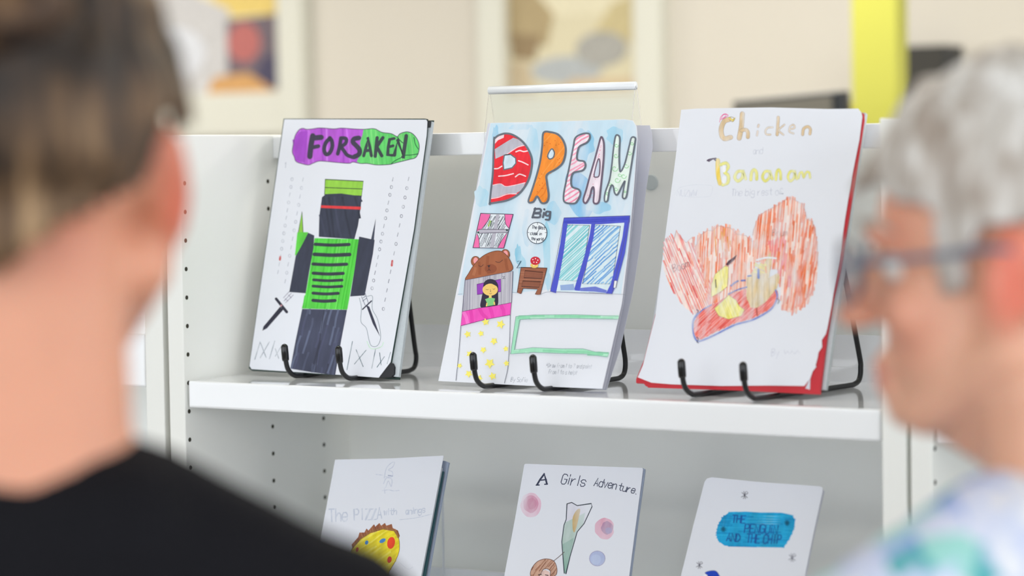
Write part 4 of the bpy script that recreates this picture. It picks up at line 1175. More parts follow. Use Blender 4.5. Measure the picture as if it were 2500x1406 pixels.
A.line((130, 208, 236), 8, [(1140, 628), (1280, 632)], taper=True); A.line((130, 208, 236), 7, [(900, 640), (880, 720)], taper=True)
DB = (18, 84, 160)
A.text('THE', DB, 11, 978, 672, 78, 0.02, wid=0.5)
A.text('PENGUiN', DB, 11, 1108, 778, 88, 0.03, wid=0.5)
A.text('AND', DB, 11, 920, 866, 80, 0.03, wid=0.5)
A.text('THE CHIP', DB, 11, 1130, 882, 90, 0.03, wid=0.42)
A.build('title_patch', M['ink'], cov)
A = Art(P6, K).at(1560, 1120, 4.31)
for x, y, r_, c in ((1112, 382, 42, (74, 72, 88)), (636, 1118, 40, (84, 82, 98)), (1612, 1040, 46, (92, 92, 108))):
    A.strokes(c, 6, [[(x - r_ * math.cos(q), y - r_ * math.sin(q)), (x + r_ * math.cos(q), y + r_ * math.sin(q))] for q in (0.75, 1.9, 1.35, 2.6)])
    A.strokes(c, 4, [[(x + r_ * .5, y - r_), (x + r_ * .8, y - r_ * .6), (x + r_ * .5, y - r_ * .2)]])
    A.flush('snowflake', M['ink_flat'], cov)
for x, y in ((890, 742), (1560, 676)):
    A.strokes((14, 96, 130), 8, [[(x - 24 * math.cos(q), y - 28 * math.sin(q)), (x + 24 * math.cos(q), y + 28 * math.sin(q))] for q in (0.4, 1.2, 2.0, 2.8)], level=60)
A.fill((232, 232, 240), [(665, 1290), (670, 1230), (720, 1190), (860, 1260), (860, 1300)])
A.fill((22, 66, 190), [(695, 1200), (740, 1180), (800, 1178), (836, 1210), (862, 1290), (740, 1300), (726, 1230)], True)
A.outline((60, 70, 120), 4, [(695, 1200), (740, 1180), (800, 1178), (836, 1210), (862, 1290), (740, 1300), (726, 1230)], True)
A.build('drawn_penguin', M['ink'], cov)

# ------------------------------------------------------------------ stands for the books
stand('black wire stand holding the book with the purple and green banner', 0.149, 0.0515, -0.04, (-0.041, 0.041), 0.155, 0.110, 0.215)
stand('black wire stand holding the DREAM Big book', 0.437, 0.0195, -0.06, (-0.041, 0.041), 0.19, 0.150, 0.150)
stand('black wire stand holding the red card book with flames', 0.700, 0.017, -0.16, (-0.0405, 0.0405), 0.225, 0.172, 0.17)
stand('black wire stand holding the lower book with the pizza slice', 0.215, -0.016, -0.013, (-0.035, 0.035), 0.16, 0.125, 0.13, LOW)
stand('black wire stand holding the lower book with the green cone', 0.475, 0.002, 0.037, (-0.035, 0.035), 0.155, 0.115, 0.13, LOW)
stand('black wire stand holding the lower book with the blue patch', 0.700, -0.022, -0.155, (-0.035, 0.035), 0.155, 0.120, 0.13, LOW)

# clear acrylic saddle sign holder over the top rail, behind DREAM Big
def bent_sheet(name, profile, x0, x1, th, material, parent):
    """Sheet of thickness th bent along a side profile (y, z)."""
    bm = bmesh.new()
    P = [Vector((0, p[0], p[1])) for p in profile]
    n = len(P)
    outr, inr = [], []
    for i in range(n):
        t = (P[min(i + 1, n - 1)] - P[max(i - 1, 0)]).normalized()
        nn = Vector((0, -t.z, t.y))
        outr.append(P[i] + nn * th / 2); inr.append(P[i] - nn * th / 2)
    ring = outr + inr[::-1]
    A_ = [bm.verts.new((x0, p.y, p.z)) for p in ring]
    B_ = [bm.verts.new((x1, p.y, p.z)) for p in ring]
    m_ = len(ring)
    for i in range(m_):
        bm.faces.new((A_[i], A_[(i + 1) % m_], B_[(i + 1) % m_], B_[i]))
    for i in range(n - 1):
        bm.faces.new((A_[i], A_[m_ - 1 - i], A_[m_ - 2 - i], A_[i + 1]))
        bm.faces.new((B_[i], B_[i + 1], B_[m_ - 2 - i], B_[m_ - 1 - i]))
    for f in bm.faces:
        f.normal_update()
        f.material_index = 1 if abs(f.normal.x) > 0.9 else 0
    return link(name, mesh_from_bm(bm, name, [material, M['acrylic_cut']]), parent)
ah = empty('acrylic_sign_holder', (0.4175, 0.19, 0.2926), label='clear acrylic sign holder saddled over the top rail behind the DREAM Big book', cat='sign holder')
prof = [(-0.0135, -0.06), (-0.0128, -0.01), (-0.0125, 0.0)] + [(-0.0125 + 0.0125 * (i / 6) * 0.84, 0.046 * i / 6) for i in range(1, 7)] + [(0.0, 0.0490)] + [(0.0022 + 0.0103 * (i / 6), 0.046 - 0.046 * i / 6) for i in range(0, 7)] + [(0.0128, -0.01), (0.0135, -0.06)]
bent_sheet('acrylic_sheet', prof, -0.0995, 0.0995, 0.0022, M['acrylic'], ah)
bm = bmesh.new()
add_tube(bm, [(-0.0995, -0.0003, 0.0495), (0.0995, -0.0003, 0.0495)], 0.0049, 12)
link('fold_glint', mesh_from_bm(bm, 'fold_glint', M['acrylic_edge'], True), ah)

# clear acrylic panel edge beside the pizza book
x_, _ = wall_pt(1079, 1300, 0.2)
_, z_ = wall_pt(1079, 1210, 0.2)
zt_ = z_ - LOW
ap = empty('acrylic_easel', (x_, 0.2, LOW), label='clear acrylic easel standing behind the pizza slice book', cat='easel')
box('acrylic_panel', -0.15, 0.0, 0, 0.003, 0.003, zt_, M['acrylic'], ap, 0.0006)
box('edge_glint', 0.0, 0.0016, 0, 0.003, 0.003, zt_, M['acrylic_edge'], ap)
box('acrylic_foot', -0.15, 0.0016, 0.0, 0.075, 0, 0.003, M['acrylic'], ap)

# ------------------------------------------------------------------ people
def add_ellipsoid(bm, c, r, rot=None, sub=3):
    q = bmesh.ops.create_icosphere(bm, subdivisions=sub, radius=1.0)
    for v in q['verts']:
        p = Vector((v.co.x * r[0], v.co.y * r[1], v.co.z * r[2]))
        if rot is not None: p = rot @ p
        v.co = p + Vector(c)

def add_capsule(bm, a, b, ra, rb, seg=14, caps=4):
    a, b = Vector(a), Vector(b)
    t = (b - a).normalized()
    u = t.orthogonal().normalized(); w = t.cross(u)
    rings = []
    for i in range(caps + 1):
        ph = PI / 2 * (1 - i / caps)
        rings.append((a - t * ra * math.sin(ph), ra * math.cos(ph)))
    for i in range(caps + 1):
        ph = PI / 2 * i / caps
        rings.append((b + t * rb * math.sin(ph), rb * math.cos(ph)))
    V = []
    for c, r in rings:
        V.append([bm.verts.new(c)] if r < 1e-6 else [bm.verts.new(c + (u * math.cos(2 * PI * k / seg) + w * math.sin(2 * PI * k / seg)) * r) for k in range(seg)])
    for i in range(len(V) - 1):
        A_, B_ = V[i], V[i + 1]
        for k in range(seg):
            if len(A_) == 1: bm.faces.new((A_[0], B_[k], B_[(k + 1) % seg]))
            elif len(B_) == 1: bm.faces.new((A_[k], B_[0], A_[(k + 1) % seg]))
            else: bm.faces.new((A_[k], B_[k], B_[(k + 1) % seg], A_[(k + 1) % seg]))

def remeshed(name, bm, voxel, smooth=6, material=None):
    """Melt overlapping shapes into one continuous surface and return its mesh."""
    bmesh.ops.recalc_face_normals(bm, faces=bm.faces)
    me = bpy.data.meshes.new(name + '_raw')
    bm.to_mesh(me); bm.free()
    o = bpy.data.objects.new(name + '_raw', me)
    COL.objects.link(o)
    r = o.modifiers.new('remesh', 'REMESH'); r.mode = 'VOXEL'; r.voxel_size = voxel; r.adaptivity = 0
    s = o.modifiers.new('smooth', 'SMOOTH'); s.factor = 0.5; s.iterations = smooth
    dg = bpy.context.evaluated_depsgraph_get()
    out = bpy.data.meshes.new_from_object(o.evaluated_get(dg))
    out.name = name
    bpy.data.objects.remove(o); bpy.data.meshes.remove(me)
    out.materials.clear()
    if material: out.materials.append(material)
    for p in out.polygons: p.use_smooth = True
    return out

def skin_mat(name, base):
    mt, nt, b = new_mat(name)
    at = nt.nodes.new('ShaderNodeAttribute'); at.attribute_name = 'tone'
    tc = nt.nodes.new('ShaderNodeTexCoord')
    nz = nt.nodes.new('ShaderNodeTexNoise'); nz.inputs['Scale'].default_value = 30; nz.inputs['Detail'].default_value = 4
    nt.links.new(tc.outputs['Object'], nz.inputs['Vector'])
    mr = nt.nodes.new('ShaderNodeMapRange'); mr.inputs['To Min'].default_value = 0.9; mr.inputs['To Max'].default_value = 1.08
    nt.links.new(nz.outputs['Fac'], mr.inputs['Value'])
    vm = nt.nodes.new('ShaderNodeVectorMath'); vm.operation = 'SCALE'
    nt.links.new(at.outputs['Color'], vm.inputs[0]); nt.links.new(mr.outputs['Result'], vm.inputs['Scale'])
    nt.links.new(vm.outputs[0], b.inputs['Base Color'])
    b.inputs['Roughness'].default_value = 0.5
    b.inputs['Subsurface Weight'].default_value = 0.25
    b.inputs['Subsurface Radius'].default_value = (0.012, 0.004, 0.002)
    b.inputs['Subsurface Scale'].default_value = 1.0
    return mt

def hair_mat(name, cols, scale=(60, 60, 9)):
    mt, nt, b = new_mat(name)
    tc = nt.nodes.new('ShaderNodeTexCoord')
    mp = nt.nodes.new('ShaderNodeMapping'); mp.inputs['Scale'].default_value = scale
    nz = nt.nodes.new('ShaderNodeTexNoise'); nz.inputs['Scale'].default_value = 1.0; nz.inputs['Detail'].default_value = 5; nz.inputs['Distortion'].default_value = 0.6
    n2 = nt.nodes.new('ShaderNodeTexNoise'); n2.inputs['Scale'].default_value = 14; n2.inputs['Detail'].default_value = 2
    nt.links.new(tc.outputs['Object'], mp.inputs['Vector']); nt.links.new(mp.outputs['Vector'], nz.inputs['Vector'])
    nt.links.new(tc.outputs['Object'], n2.inputs['Vector'])
    ad = nt.nodes.new('ShaderNodeMath'); ad.operation = 'ADD'
    m2 = nt.nodes.new('ShaderNodeMath'); m2.operation = 'MULTIPLY'; m2.inputs[1].default_value = 1.0
    nt.links.new(n2.outputs['Fac'], m2.inputs[0]); nt.links.new(nz.outputs['Fac'], ad.inputs[0]); nt.links.new(m2.outputs[0], ad.inputs[1])
    hf = nt.nodes.new('ShaderNodeMath'); hf.operation = 'MULTIPLY'; hf.inputs[1].default_value = 0.5
    nt.links.new(ad.outputs[0], hf.inputs[0])
    cr = nt.nodes.new('ShaderNodeValToRGB')
    el = cr.color_ramp.elements
    ps = [0.43, 0.54, 0.66]
    while len(el) < len(cols): el.new(0.5)
    for i, c in enumerate(cols):
        el[i].position = ps[i]; el[i].color = (*lin(c), 1)
    nt.links.new(hf.outputs[0], cr.inputs['Fac']); nt.links.new(cr.outputs['Color'], b.inputs['Base Color'])
    bp = nt.nodes.new('ShaderNodeBump'); bp.inputs['Strength'].default_value = 0.5; bp.inputs['Distance'].default_value = 0.003
    nt.links.new(nz.outputs['Fac'], bp.inputs['Height']); nt.links.new(bp.outputs['Normal'], b.inputs['Normal'])
    b.inputs['Roughness'].default_value = 0.5
    b.inputs['Specular IOR Level'].default_value = 0.35
    return mt

def head_xf(hc, hs, yaw, pitch, roll=0.0):
    return Matrix.Translation(hc) @ Matrix.Rotation(yaw, 4, 'Z') @ Matrix.Rotation(pitch, 4, 'X') @ Matrix.Rotation(roll, 4, 'Y') @ Matrix.Scale(hs, 4)

def head_shapes(bm, X, hs):
    def E(c, r, rot=None): add_ellipsoid(bm, X @ Vector(c), [q * hs for q in r], X.to_3x3().normalized() if rot is None else X.to_3x3().normalized() @ rot)
    def Cp(a, b, ra, rb): add_capsule(bm, X @ Vector(a), X @ Vector(b), ra * hs, rb * hs)
    E((0, -0.015, 0.035), (0.073, 0.092, 0.083))
    E((0, 0.028, 0.03), (0.064, 0.062, 0.07))
    E((0, 0.036, -0.035), (0.054, 0.053, 0.072))
    E((0, 0.074, -0.083), (0.022, 0.019, 0.017))
    Cp((0, 0.058, -0.084), (0, 0.0, -0.106), 0.019, 0.034)
    for s in (-1, 1):
        Cp((s * 0.056, 0.0, -0.045), (s * 0.017, 0.064, -0.085), 0.020, 0.017)
        E((s * 0.037, 0.062, -0.022), (0.022, 0.02, 0.022))
        E((s * 0.026, 0.084, 0.028), (0.024, 0.010, 0.007))
        E((s * 0.010, 0.103, -0.026), (0.008, 0.009, 0.007))
        # ear: shell with a rim and a lobe
        er = Matrix.Rotation(s * -0.35, 3, 'Z') @ Matrix.Rotation(0.18, 3, 'X')
        E((s * 0.073, -0.004, 0.0), (0.010, 0.017, 0.029), er)
        E((s * 0.077, -0.008, 0.0), (0.007, 0.019, 0.031), er)
        E((s * 0.068, 0.004, -0.020), (0.010, 0.016, 0.022))
        E((s * 0.081, -0.017, 0.012), (0.006, 0.011, 0.019), er)
        E((s * 0.076, 0.0, -0.026), (0.006, 0.009, 0.010), er)
    Cp((0, 0.089, 0.014), (0, 0.110, -0.022), 0.0085, 0.012)
    E((0, 0.090, -0.055), (0.023, 0.010, 0.007))
    E((0, 0.089, -0.069), (0.020, 0.010, 0.007))

def person(name, label, floor_xy, rotz, s, hs, hc, hyaw, hpitch, skin, top, legs_m, shoe_m, hair_fn, arm_fwd=0.05):
    r = empty(name, (floor_xy[0], floor_xy[1], FLOOR_Z), rotz, label, 'person')
    X = head_xf(Vector(hc), hs, hyaw, hpitch)
    bm = bmesh.new()
    head_shapes(bm, X, hs)
    def S(v): return Vector(v) * s
    nb = S((0, -0.012, 1.355))
    add_capsule(bm, X @ Vector((0, -0.022, -0.03)), nb, 0.053 * hs, 0.057 * s)
    add_capsule(bm, nb, S((0, 0, 1.25)), 0.06 * s, 0.09 * s)
    add_ellipsoid(bm, S((0, 0.0, 1.215)), S((0.150, 0.098, 0.155)))
    add_ellipsoid(bm, S((0, 0.0, 1.03)), S((0.130, 0.092, 0.16)))
    add_ellipsoid(bm, S((0, -0.01, 0.88)), S((0.158, 0.108, 0.12)))
    el, wr = {}, {}
    for q in (-1, 1):
        sh = S((q * 0.160, -0.004, 1.272))
        el[q] = S((q * 0.212, -0.02, 1.03)); wr[q] = S((q * 0.214, arm_fwd + 0.03, 0.80))
        add_capsule(bm, S((q * 0.035, -0.012, 1.355)), sh, 0.042 * s, 0.048 * s)
        add_capsule(bm, sh, el[q], 0.050 * s, 0.038 * s)
        add_capsule(bm, el[q], wr[q], 0.039 * s, 0.026 * s)
        d = (wr[q] - el[q]).normalized()
        pc = wr[q] + d * 0.05 * s
        add_capsule(bm, wr[q], pc, 0.024 * s, 0.026 * s)
        add_ellipsoid(bm, pc, S((0.016, 0.038, 0.044)))
        for k, (off, ln) in enumerate(((0.030, 0.066), (0.010, 0.076), (-0.010, 0.071), (-0.029, 0.056))):
            a = pc + d * 0.034 * s + Vector((0, off, 0)) * s
            b_ = a + (d + Vector((-q * 0.15, 0.12 * (1 if k == 0 else 0), 0))).normalized() * ln * 0.5 * s + Vector((0, off * 0.12, 0)) * s
            c_ = b_ + (d + Vector((-q * 0.55, 0.1, 0))).normalized() * ln * 0.5 * s
            add_capsule(bm, a, b_, 0.0088 * s, 0.008 * s); add_capsule(bm, b_, c_, 0.008 * s, 0.0068 * s)
        ta = pc + Vector((-q * 0.006, 0.032, 0.012)) * s
        tb = ta + Vector((-q * 0.014, 0.03, -0.026)) * s
        add_capsule(bm, ta, tb, 0.012 * s, 0.0098 * s); add_capsule(bm, tb, tb + Vector((-q * 0.006, 0.006, -0.03)) * s, 0.0098 * s, 0.0076 * s)
        hp, kn, an = S((q * 0.085, 0, 0.84)), S((q * 0.09, 0.012, 0.46)), S((q * 0.09, -0.015, 0.09))
        add_capsule(bm, hp, kn, 0.085 * s, 0.054 * s); add_capsule(bm, kn, an, 0.053 * s, 0.038 * s)
        add_capsule(bm, an, S((q * 0.095, 0.10, 0.04)), 0.036 * s, 0.028 * s)
    me = remeshed('body', bm, 0.0052, 5, skin_mat('skin_' + name, skin))
    n = len(me.vertices)
    co = np.empty(n * 3, dtype=np.float32); me.vertices.foreach_get('co', co); co = co.reshape(n, 3)
    Xi = np.array(X.inverted())
    lc = co @ Xi[:3, :3].T + Xi[:3, 3]
    base = np.array(lin(skin[0])); red = np.array(lin(skin[1])); lip = np.array(lin((196, 110, 104)))
    ear = np.clip((np.abs(lc[:, 0]) - 0.068) / 0.010, 0, 1) * np.clip(1 - np.abs(lc[:, 1] + 0.008) / 0.04, 0, 1) * np.clip(1.6 - np.abs(lc[:, 2]) / 0.03, 0, 1)  # ear redness paints in the glow of light passing through
    nose = np.clip(1 - np.linalg.norm(lc - np.array([0, .112, -.024]), axis=1) / 0.03, 0, 1) * 0.4
    chk = np.clip(1 - np.linalg.norm(np.abs(lc) * [1, 1, 1] - np.array([.042, .07, .028]), axis=1) / 0.04, 0, 1) * 0.35
    mth = np.clip(1.4 - np.linalg.norm((lc - np.array([0, .092, -.061])) / np.array([.024, .012, .011]), axis=1), 0, 1) * 0.8
    f = np.clip(ear * 0.85 + nose + chk, 0, 1)[:, None]
    col = base * (1 - f) + red * f
    col = col * (1 - np.clip(mth, 0, 1)[:, None]) + lip * np.clip(mth, 0, 1)[:, None]
    at = me.attributes.new('tone', 'FLOAT_COLOR', 'POINT')
    buf = np.ones((n, 4), dtype=np.float32); buf[:, :3] = col
    at.data.foreach_set('color', buf.ravel())
    body = link('body', me, r)
    # eyes
    white = mat('eye_white', (226, 224, 220), 0.2, noise=0.02); iris = mat('iris', (84, 92, 84), 0.2, noise=0.2, nscale=300); pup = mat('pupil', (10, 10, 12), 0.15)
    brow = mat('brow_hair_' + name, skin[2], 0.7, noise=0.2, nscale=200)
    for q in (-1, 1):
        bm = bmesh.new(); add_ellipsoid(bm, (0, 0, 0), (0.0118 * hs,) * 3)
        e = link('eye', mesh_from_bm(bm, 'eye', white, True), r); e.location = X @ Vector((q * 0.031, 0.0705, 0.008))
        R3 = X.to_3x3().normalized().to_4x4()
        bm = bmesh.new(); add_ellipsoid(bm, (0, 0.0102 * hs, 0), (0.0056 * hs, 0.002 * hs, 0.0056 * hs), sub=2)
        i_ = link('iris', mesh_from_bm(bm, 'iris', iris, True), e); i_.matrix_local = R3
        bm = bmesh.new(); add_ellipsoid(bm, (0, 0.0119 * hs, 0), (0.0025 * hs, 0.0008 * hs, 0.0025 * hs), sub=2)
        i_ = link('pupil', mesh_from_bm(bm, 'pupil', pup, True), e); i_.matrix_local = R3
        bm = bmesh.new()
        add_tube(bm, [X @ Vector((q * 0.012, 0.0955, 0.030)), X @ Vector((q * 0.026, 0.0945, 0.036)), X @ Vector((q * 0.042, 0.082, 0.035)), X @ Vector((q * 0.052, 0.070, 0.029))], [0.0022 * hs, 0.003 * hs, 0.0026 * hs, 0.001 * hs], 8)
        link('eyebrow', mesh_from_bm(bm, 'eyebrow', brow, True), r)
    # top
    bm = bmesh.new()
    g = 0.013
    def SI(v): return [x * s + g for x in v]
    add_ellipsoid(bm, S((0, 0.0, 1.215)), SI((0.150, 0.098, 0.155)))
    add_ellipsoid(bm, S((0, 0.0, 1.03)), SI((0.138, 0.098, 0.18)))
    add_ellipsoid(bm, S((0, -0.01, 0.89)), SI((0.166, 0.118, 0.125)))
    for q in (-1, 1):
        sh = S((q * 0.160, -0.004, 1.272))
        add_capsule(bm, S((q * 0.050, -0.012, 1.342)), sh, 0.040 * s + g, 0.046 * s + g)
        e2 = sh + (el[q] - sh) * 0.72
        add_capsule(bm, sh, e2, 0.050 * s + g, 0.046 * s + g)
    add_capsule(bm, S((-0.045, -0.028, 1.335)), S((0.045, -0.028, 1.335)), 0.048 * s + g * 0.6, 0.048 * s + g * 0.6)
    link('shirt', remeshed('shirt', bm, 0.008, 5, top), r)
    # trousers and shoes
    bm = bmesh.new(); g = 0.014
    add_ellipsoid(bm, S((0, -0.01, 0.885)), SI((0.158, 0.108, 0.125)))
    for q in (-1, 1):
        hp, kn, an = S((q * 0.085, 0, 0.84)), S((q * 0.09, 0.012, 0.46)), S((q * 0.09, -0.015, 0.11))
        add_capsule(bm, hp, kn, 0.085 * s + g, 0.056 * s + g); add_capsule(bm, kn, an, 0.056 * s + g, 0.048 * s + g)
    link('trousers', remeshed('trousers', bm, 0.009, 5, legs_m), r)
    for q in (-1, 1):
        bm = bmesh.new()
        add_ellipsoid(bm, S((q * 0.093, 0.045, 0.045)), S((0.045, 0.125, 0.05)))
        add_capsule(bm, S((q * 0.09, -0.03, 0.05)), S((q * 0.09, -0.02, 0.09)), 0.044 * s, 0.044 * s)
        me = remeshed('shoe', bm, 0.006, 4, shoe_m)
        for v in me.vertices: v.co.z = max(v.co.z, 0.0)
        link('shoe', me, r)
    hair_fn(r, X, hs)
    return r, X

def cut_hair(bm_fn, name, X, hs, keep, material, r, voxel=0.005, tuft=0.0025, strands=(70, 70, 12)):
    """Hair grown as a shell over the skull; keep(p) says, in head space, where there is hair."""
    from mathutils import noise
    bm = bmesh.new(); bm_fn(bm)
    me = remeshed(name, bm, voxel, 3, material)
    b2_ = bmesh.new(); b2_.from_mesh(me)
    Xi = X.inverted()
    b2_.normal_update()
    for v in b2_.verts:
        p = Xi @ v.co
        v.co += v.normal * (tuft * hs * 2 * noise.noise(Vector((p.x * strands[0], p.y * strands[1], p.z * strands[2]))))
    bmesh.ops.delete(b2_, geom=[v for v in b2_.verts if not keep(Xi @ v.co)], context='VERTS')
    b2_.to_mesh(me); b2_.free()
    for p in me.polygons: p.use_smooth = True
    o = link(name, me, r)
    so = o.modifiers.new('thickness', 'SOLIDIFY'); so.thickness = 0.006 * hs; so.offset = -1
    return o

def left_hair(r, X, hs):
    def shapes(bm):
        R3 = X.to_3x3().normalized()
        def E(c, q, rot=None): add_ellipsoid(bm, X @ Vector(c), [a * hs for a in q], R3 if rot is None else R3 @ rot)
        E((0, -0.020, 0.037), (0.088, 0.103, 0.096))
        E((0, 0.022, 0.045), (0.073, 0.068, 0.076))
        E((0, -0.060, -0.022), (0.064, 0.048, 0.058))
        E((0.03, -0.03, 0.09), (0.05, 0.06, 0.04)); E((-0.03, -0.04, 0.09), (0.045, 0.06, 0.042))
    def keep(p):
        hl = 0.078 - 0.35 * max(0.0, abs(p.x) - 0.03)       # hairline over the forehead
        if p.y > 0.052 - 0.3 * abs(p.x) and p.z < hl: return False
        if p.y > -0.050 and p.z < 0.032 - 0.15 * p.y: return False    # around the ears
        return p.z > -0.050 + 0.75 * max(0.0, abs(p.x) - 0.012)
    hm = hair_mat('brown_highlighted_hair', [(36, 26, 19), (96, 72, 49), (178, 146, 108)])
    cut_hair(shapes, 'hair', X, hs, keep, hm, r)
    bm = bmesh.new()
    c = Vector((0.004, -0.098, 0.098))
    rnd = random.Random(5)
    add_ellipsoid(bm, X @ c, [q * hs for q in (0.036, 0.033, 0.028)])
    for k in range(4):
        ax = Matrix.Rotation(rnd.uniform(-0.6, 0.6), 3, 'X') @ Matrix.Rotation(rnd.uniform(-0.6, 0.6), 3, 'Y')
        pts = []
        for i in range(15):
            a = 2 * PI * i / 14 + k
            pts.append(X @ (c + ax @ Vector((0.034 * math.cos(a), 0.032 * math.sin(a), 0.012 * math.sin(2 * a + k)))))
        for i in range(14): add_capsule(bm, pts[i], pts[i + 1], 0.0125 * hs, 0.0125 * hs, 8, 2)
    me = remeshed('hair_bun', bm, 0.005, 2, hair_mat('dark_bun_hair', [(40, 28, 22), (84, 60, 40), (128, 100, 70)], (40, 40, 40)))
    link('hair_bun', me, r)

def right_hair(r, X, hs):
    def shapes(bm):
        R3 = X.to_3x3().normalized()
        def E(c, q): add_ellipsoid(bm, X @ Vector(c), [a * hs for a in q], R3)
        E((0, -0.022, 0.040), (0.086, 0.105, 0.096))
        E((0, 0.026, 0.062), (0.075, 0.064, 0.068))
        E((0.0, -0.068, -0.018), (0.066, 0.046, 0.058))
        rnd = random.Random(9)
        for k in range(46):   # short tousled locks
            a, b_ = rnd.uniform(0, 2 * PI), rnd.uniform(0.15, 1.25)
            p = Vector((0.080 * math.sin(b_) * math.cos(a), -0.010 + 0.098 * math.sin(b_) * math.sin(a), 0.040 + 0.092 * math.cos(b_)))
            d = Vector((-p.x * 0.1, 0.016 + rnd.uniform(-.01, .01), -0.018 + rnd.uniform(-.01, .01)))
            add_capsule(bm, X @ p, X @ (p + d), 0.012 * hs, 0.007 * hs, 8, 2)
    def keep(p):
        hl = 0.058 - 0.5 * max(0.0, abs(p.x) - 0.035)
        if p.y > 0.060 - 0.25 * abs(p.x) and p.z < hl: return False
        if p.y > 0.046 and p.z < 0.026: return False
        if p.y > 0.020 and p.z < -0.012: return False
        if -0.036 < p.y < 0.024 and p.z < 0.030 - 1.2 * max(0.0, p.y - 0.006): return False
        return p.z > -0.058
    cut_hair(shapes, 'hair', X, hs, keep, hair_mat('silver_grey_hair', [(158, 146, 136), (202, 198, 193), (226, 225, 224)], (70, 70, 16)), r)

def at_px(px, py, d):
    return CAM + ray(px, py) * d

# the person in black, seen from behind on the left
hl = at_px(92, 452, 1.50)
thL = math.atan2(0.52665, 0.84863) + 0.02
S_L = (hl.z - FLOOR_Z) / 1.535
blk = mat('black_jersey', (17, 17, 22), 0.85, 0.15, noise=0.15, nscale=60, bump=0.15)
jeans = mat('dark_blue_denim', (52, 58, 74), 0.85, 0.15, noise=0.2, nscale=300)
shoe_b = mat('dark_shoe', (40, 38, 40), 0.6, noise=0.1)
fx = hl + Vector((math.sin(thL) * 0.02, -math.cos(thL) * 0.02, 0))
person('person', 'person in a black t-shirt with brown hair in a bun, seen from behind', (fx.x, fx.y), thL, S_L, 1.075,
       (0, 0.02, 1.535 * S_L), -0.14, -0.04, ((214, 152, 124), (200, 80, 52), (90, 66, 48)), blk, jeans, shoe_b, left_hair)

# the grey-haired person with glasses, seen from the side on the right
def floral():
    mt, nt, b = new_mat('floral_cotton')
    tc = nt.nodes.new('ShaderNodeTexCoord')
    nz = nt.nodes.new('ShaderNodeTexNoise'); nz.inputs['Scale'].default_value = 18; nz.inputs['Detail'].default_value = 1.5; nz.inputs['Distortion'].default_value = 0.8
    nt.links.new(tc.outputs['Object'], nz.inputs['Vector'])
    vo = nt.nodes.new('ShaderNodeTexVoronoi'); vo.inputs['Scale'].default_value = 46; vo.inputs['Randomness'].default_value = 1.0
    nt.links.new(tc.outputs['Object'], vo.inputs['Vector'])
    sp = nt.nodes.new('ShaderNodeSeparateColor'); nt.links.new(vo.outputs['Color'], sp.inputs[0])
    cr = nt.nodes.new('ShaderNodeValToRGB'); cr.color_ramp.interpolation = 'CONSTANT'
    el = cr.color_ramp.elements
    cols = [(0.0, (206, 212, 232)), (0.22, (222, 222, 226)), (0.42, (158, 178, 226)), (0.58, (92, 140, 192)), (0.68, (150, 206, 200)), (0.80, (84, 166, 172)), (0.9, (70, 96, 160))]
    while len(el) < len(cols): el.new(0.5)
    for i, (p, c) in enumerate(cols): el[i].position = p; el[i].color = (*lin(c), 1)
    nt.links.new(sp.outputs[0], cr.inputs['Fac'])
    c2 = nt.nodes.new('ShaderNodeValToRGB')
    c2.color_ramp.elements[0].position = 0.54; c2.color_ramp.elements[0].color = (*lin((180, 194, 232)), 1)
    c2.color_ramp.elements[1].position = 0.66; c2.color_ramp.elements[1].color = (*lin((226, 228, 232)), 1)
    nt.links.new(nz.outputs['Fac'], c2.inputs['Fac'])
    mx = nt.nodes.new('ShaderNodeMix'); mx.data_type = 'RGBA'
    mr = nt.nodes.new('ShaderNodeMapRange'); mr.inputs['From Min'].default_value = 0.52; mr.inputs['From Max'].default_value = 0.58
    nt.links.new(nz.outputs['Fac'], mr.inputs['Value']); nt.links.new(mr.outputs['Result'], mx.inputs[0])
    nt.links.new(cr.outputs['Color'], mx.inputs[6]); nt.links.new(c2.outputs['Color'], mx.inputs[7])
    nt.links.new(mx.outputs[2], b.inputs['Base Color'])
    b.inputs['Roughness'].default_value = 0.85
    return mt
face_ang = math.radians(21)
torso_ang = math.radians(68)
fdir = -RIGHT * math.cos(face_ang) + FWD * math.sin(face_ang)
thH = math.atan2(-fdir.x, fdir.y)
tdir = -RIGHT * math.cos(torso_ang) + FWD * math.sin(torso_ang)
thR = math.atan2(-tdir.x, tdir.y)
hr = at_px(2446, 672, 1.60)                                  # her near ear
hsR = 1.06
left_dir = Vector((-math.sin(thH + PI / 2), math.cos(thH + PI / 2), 0))
hcR = hr - left_dir * 0.078 * hsR + Vector((0, 0, 0.0))
S_R = (hcR.z - FLOOR_Z) / 1.515
fwd3 = Vector((-math.sin(thR), math.cos(thR), 0))
base = hcR - fwd3 * 0.045
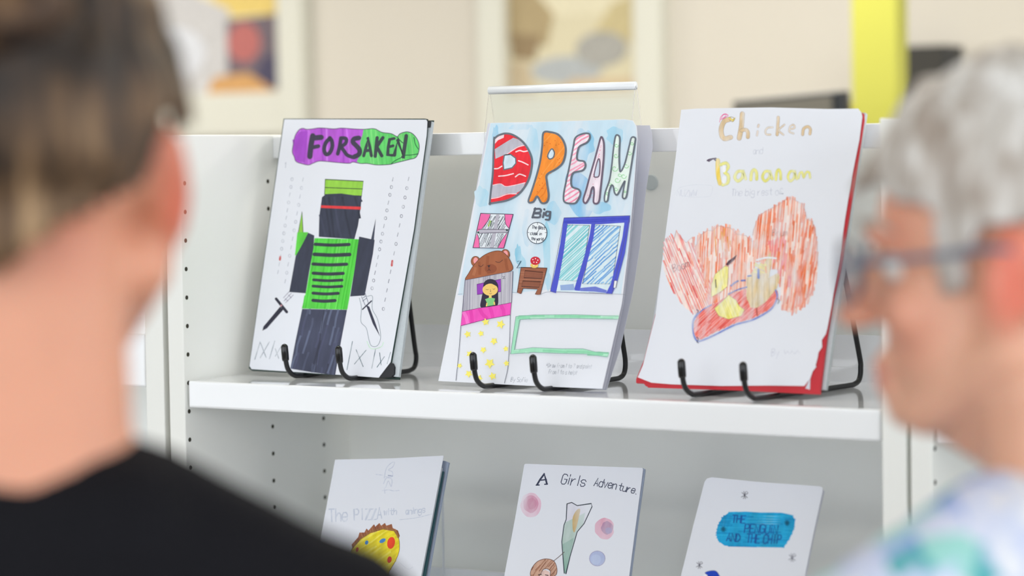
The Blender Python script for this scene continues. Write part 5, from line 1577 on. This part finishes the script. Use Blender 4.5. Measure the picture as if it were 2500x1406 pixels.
pr_, XR = person('person', 'person with short grey hair and glasses in a blue floral shirt, facing left', (base.x, base.y), thR, S_R, hsR,
       (0, 0.045, 1.515 * S_R), thH - thR, math.radians(-3), ((220, 168, 142), (222, 104, 84), (180, 170, 160)), floral(), mat('grey_trousers', (96, 98, 106), 0.85, noise=0.1), mat('tan_shoe', (120, 92, 70), 0.6, noise=0.1), right_hair)

# her glasses
gm = mat('grey_blue_frame', (104, 112, 130), 0.35, 0.5, noise=0.05)
lensm, ntl_, lb = new_mat('spectacle_lens')
lb.inputs['Base Color'].default_value = (0.95, 0.97, 1, 1); lb.inputs['Transmission Weight'].default_value = 1.0; lb.inputs['Roughness'].default_value = 0.0; lb.inputs['IOR'].default_value = 1.25
gl = link('glasses', None, pr_)
gl.matrix_local = XR
for q in (-1, 1):
    ov = [Vector((q * 0.034 + 0.026 * math.cos(t) * (1 if abs(math.cos(t)) < .9 else .98), 0.1075 - 0.006 * abs(math.cos(t)) , 0.004 + 0.0195 * math.sin(t))) for t in [2 * PI * i / 28 for i in range(29)]]
    bm = bmesh.new(); add_tube(bm, ov, 0.0021, 8)
    link('lens_rim', mesh_from_bm(bm, 'lens_rim', gm, True), gl)
    bm = bmesh.new()
    add_prism(bm, [(p.x, p.z) for p in ov[:-1]], -0.0007, 0.0007)
    for v in bm.verts: v.co = Vector((v.co.x, 0.104 + v.co.z, v.co.y))
    link('lens', mesh_from_bm(bm, 'lens', lensm), gl)
    bm = bmesh.new()
    add_tube(bm, catmull([(q * 0.0595, 0.103, 0.010), (q * 0.071, 0.094, 0.012), (q * 0.0785, 0.05, 0.013), (q * 0.0835, 0.0, 0.016), (q * 0.083, -0.022, 0.006), (q * 0.080, -0.034, -0.014)], 5), 0.0024, 8)
    link('temple_arm', mesh_from_bm(bm, 'temple_arm', gm, True), gl)
bm = bmesh.new(); add_tube(bm, catmull([(-0.0095, 0.1065, 0.008), (0, 0.110, 0.012), (0.0095, 0.1065, 0.008)], 5), 0.0018, 8)
link('bridge', mesh_from_bm(bm, 'bridge', gm, True), gl)
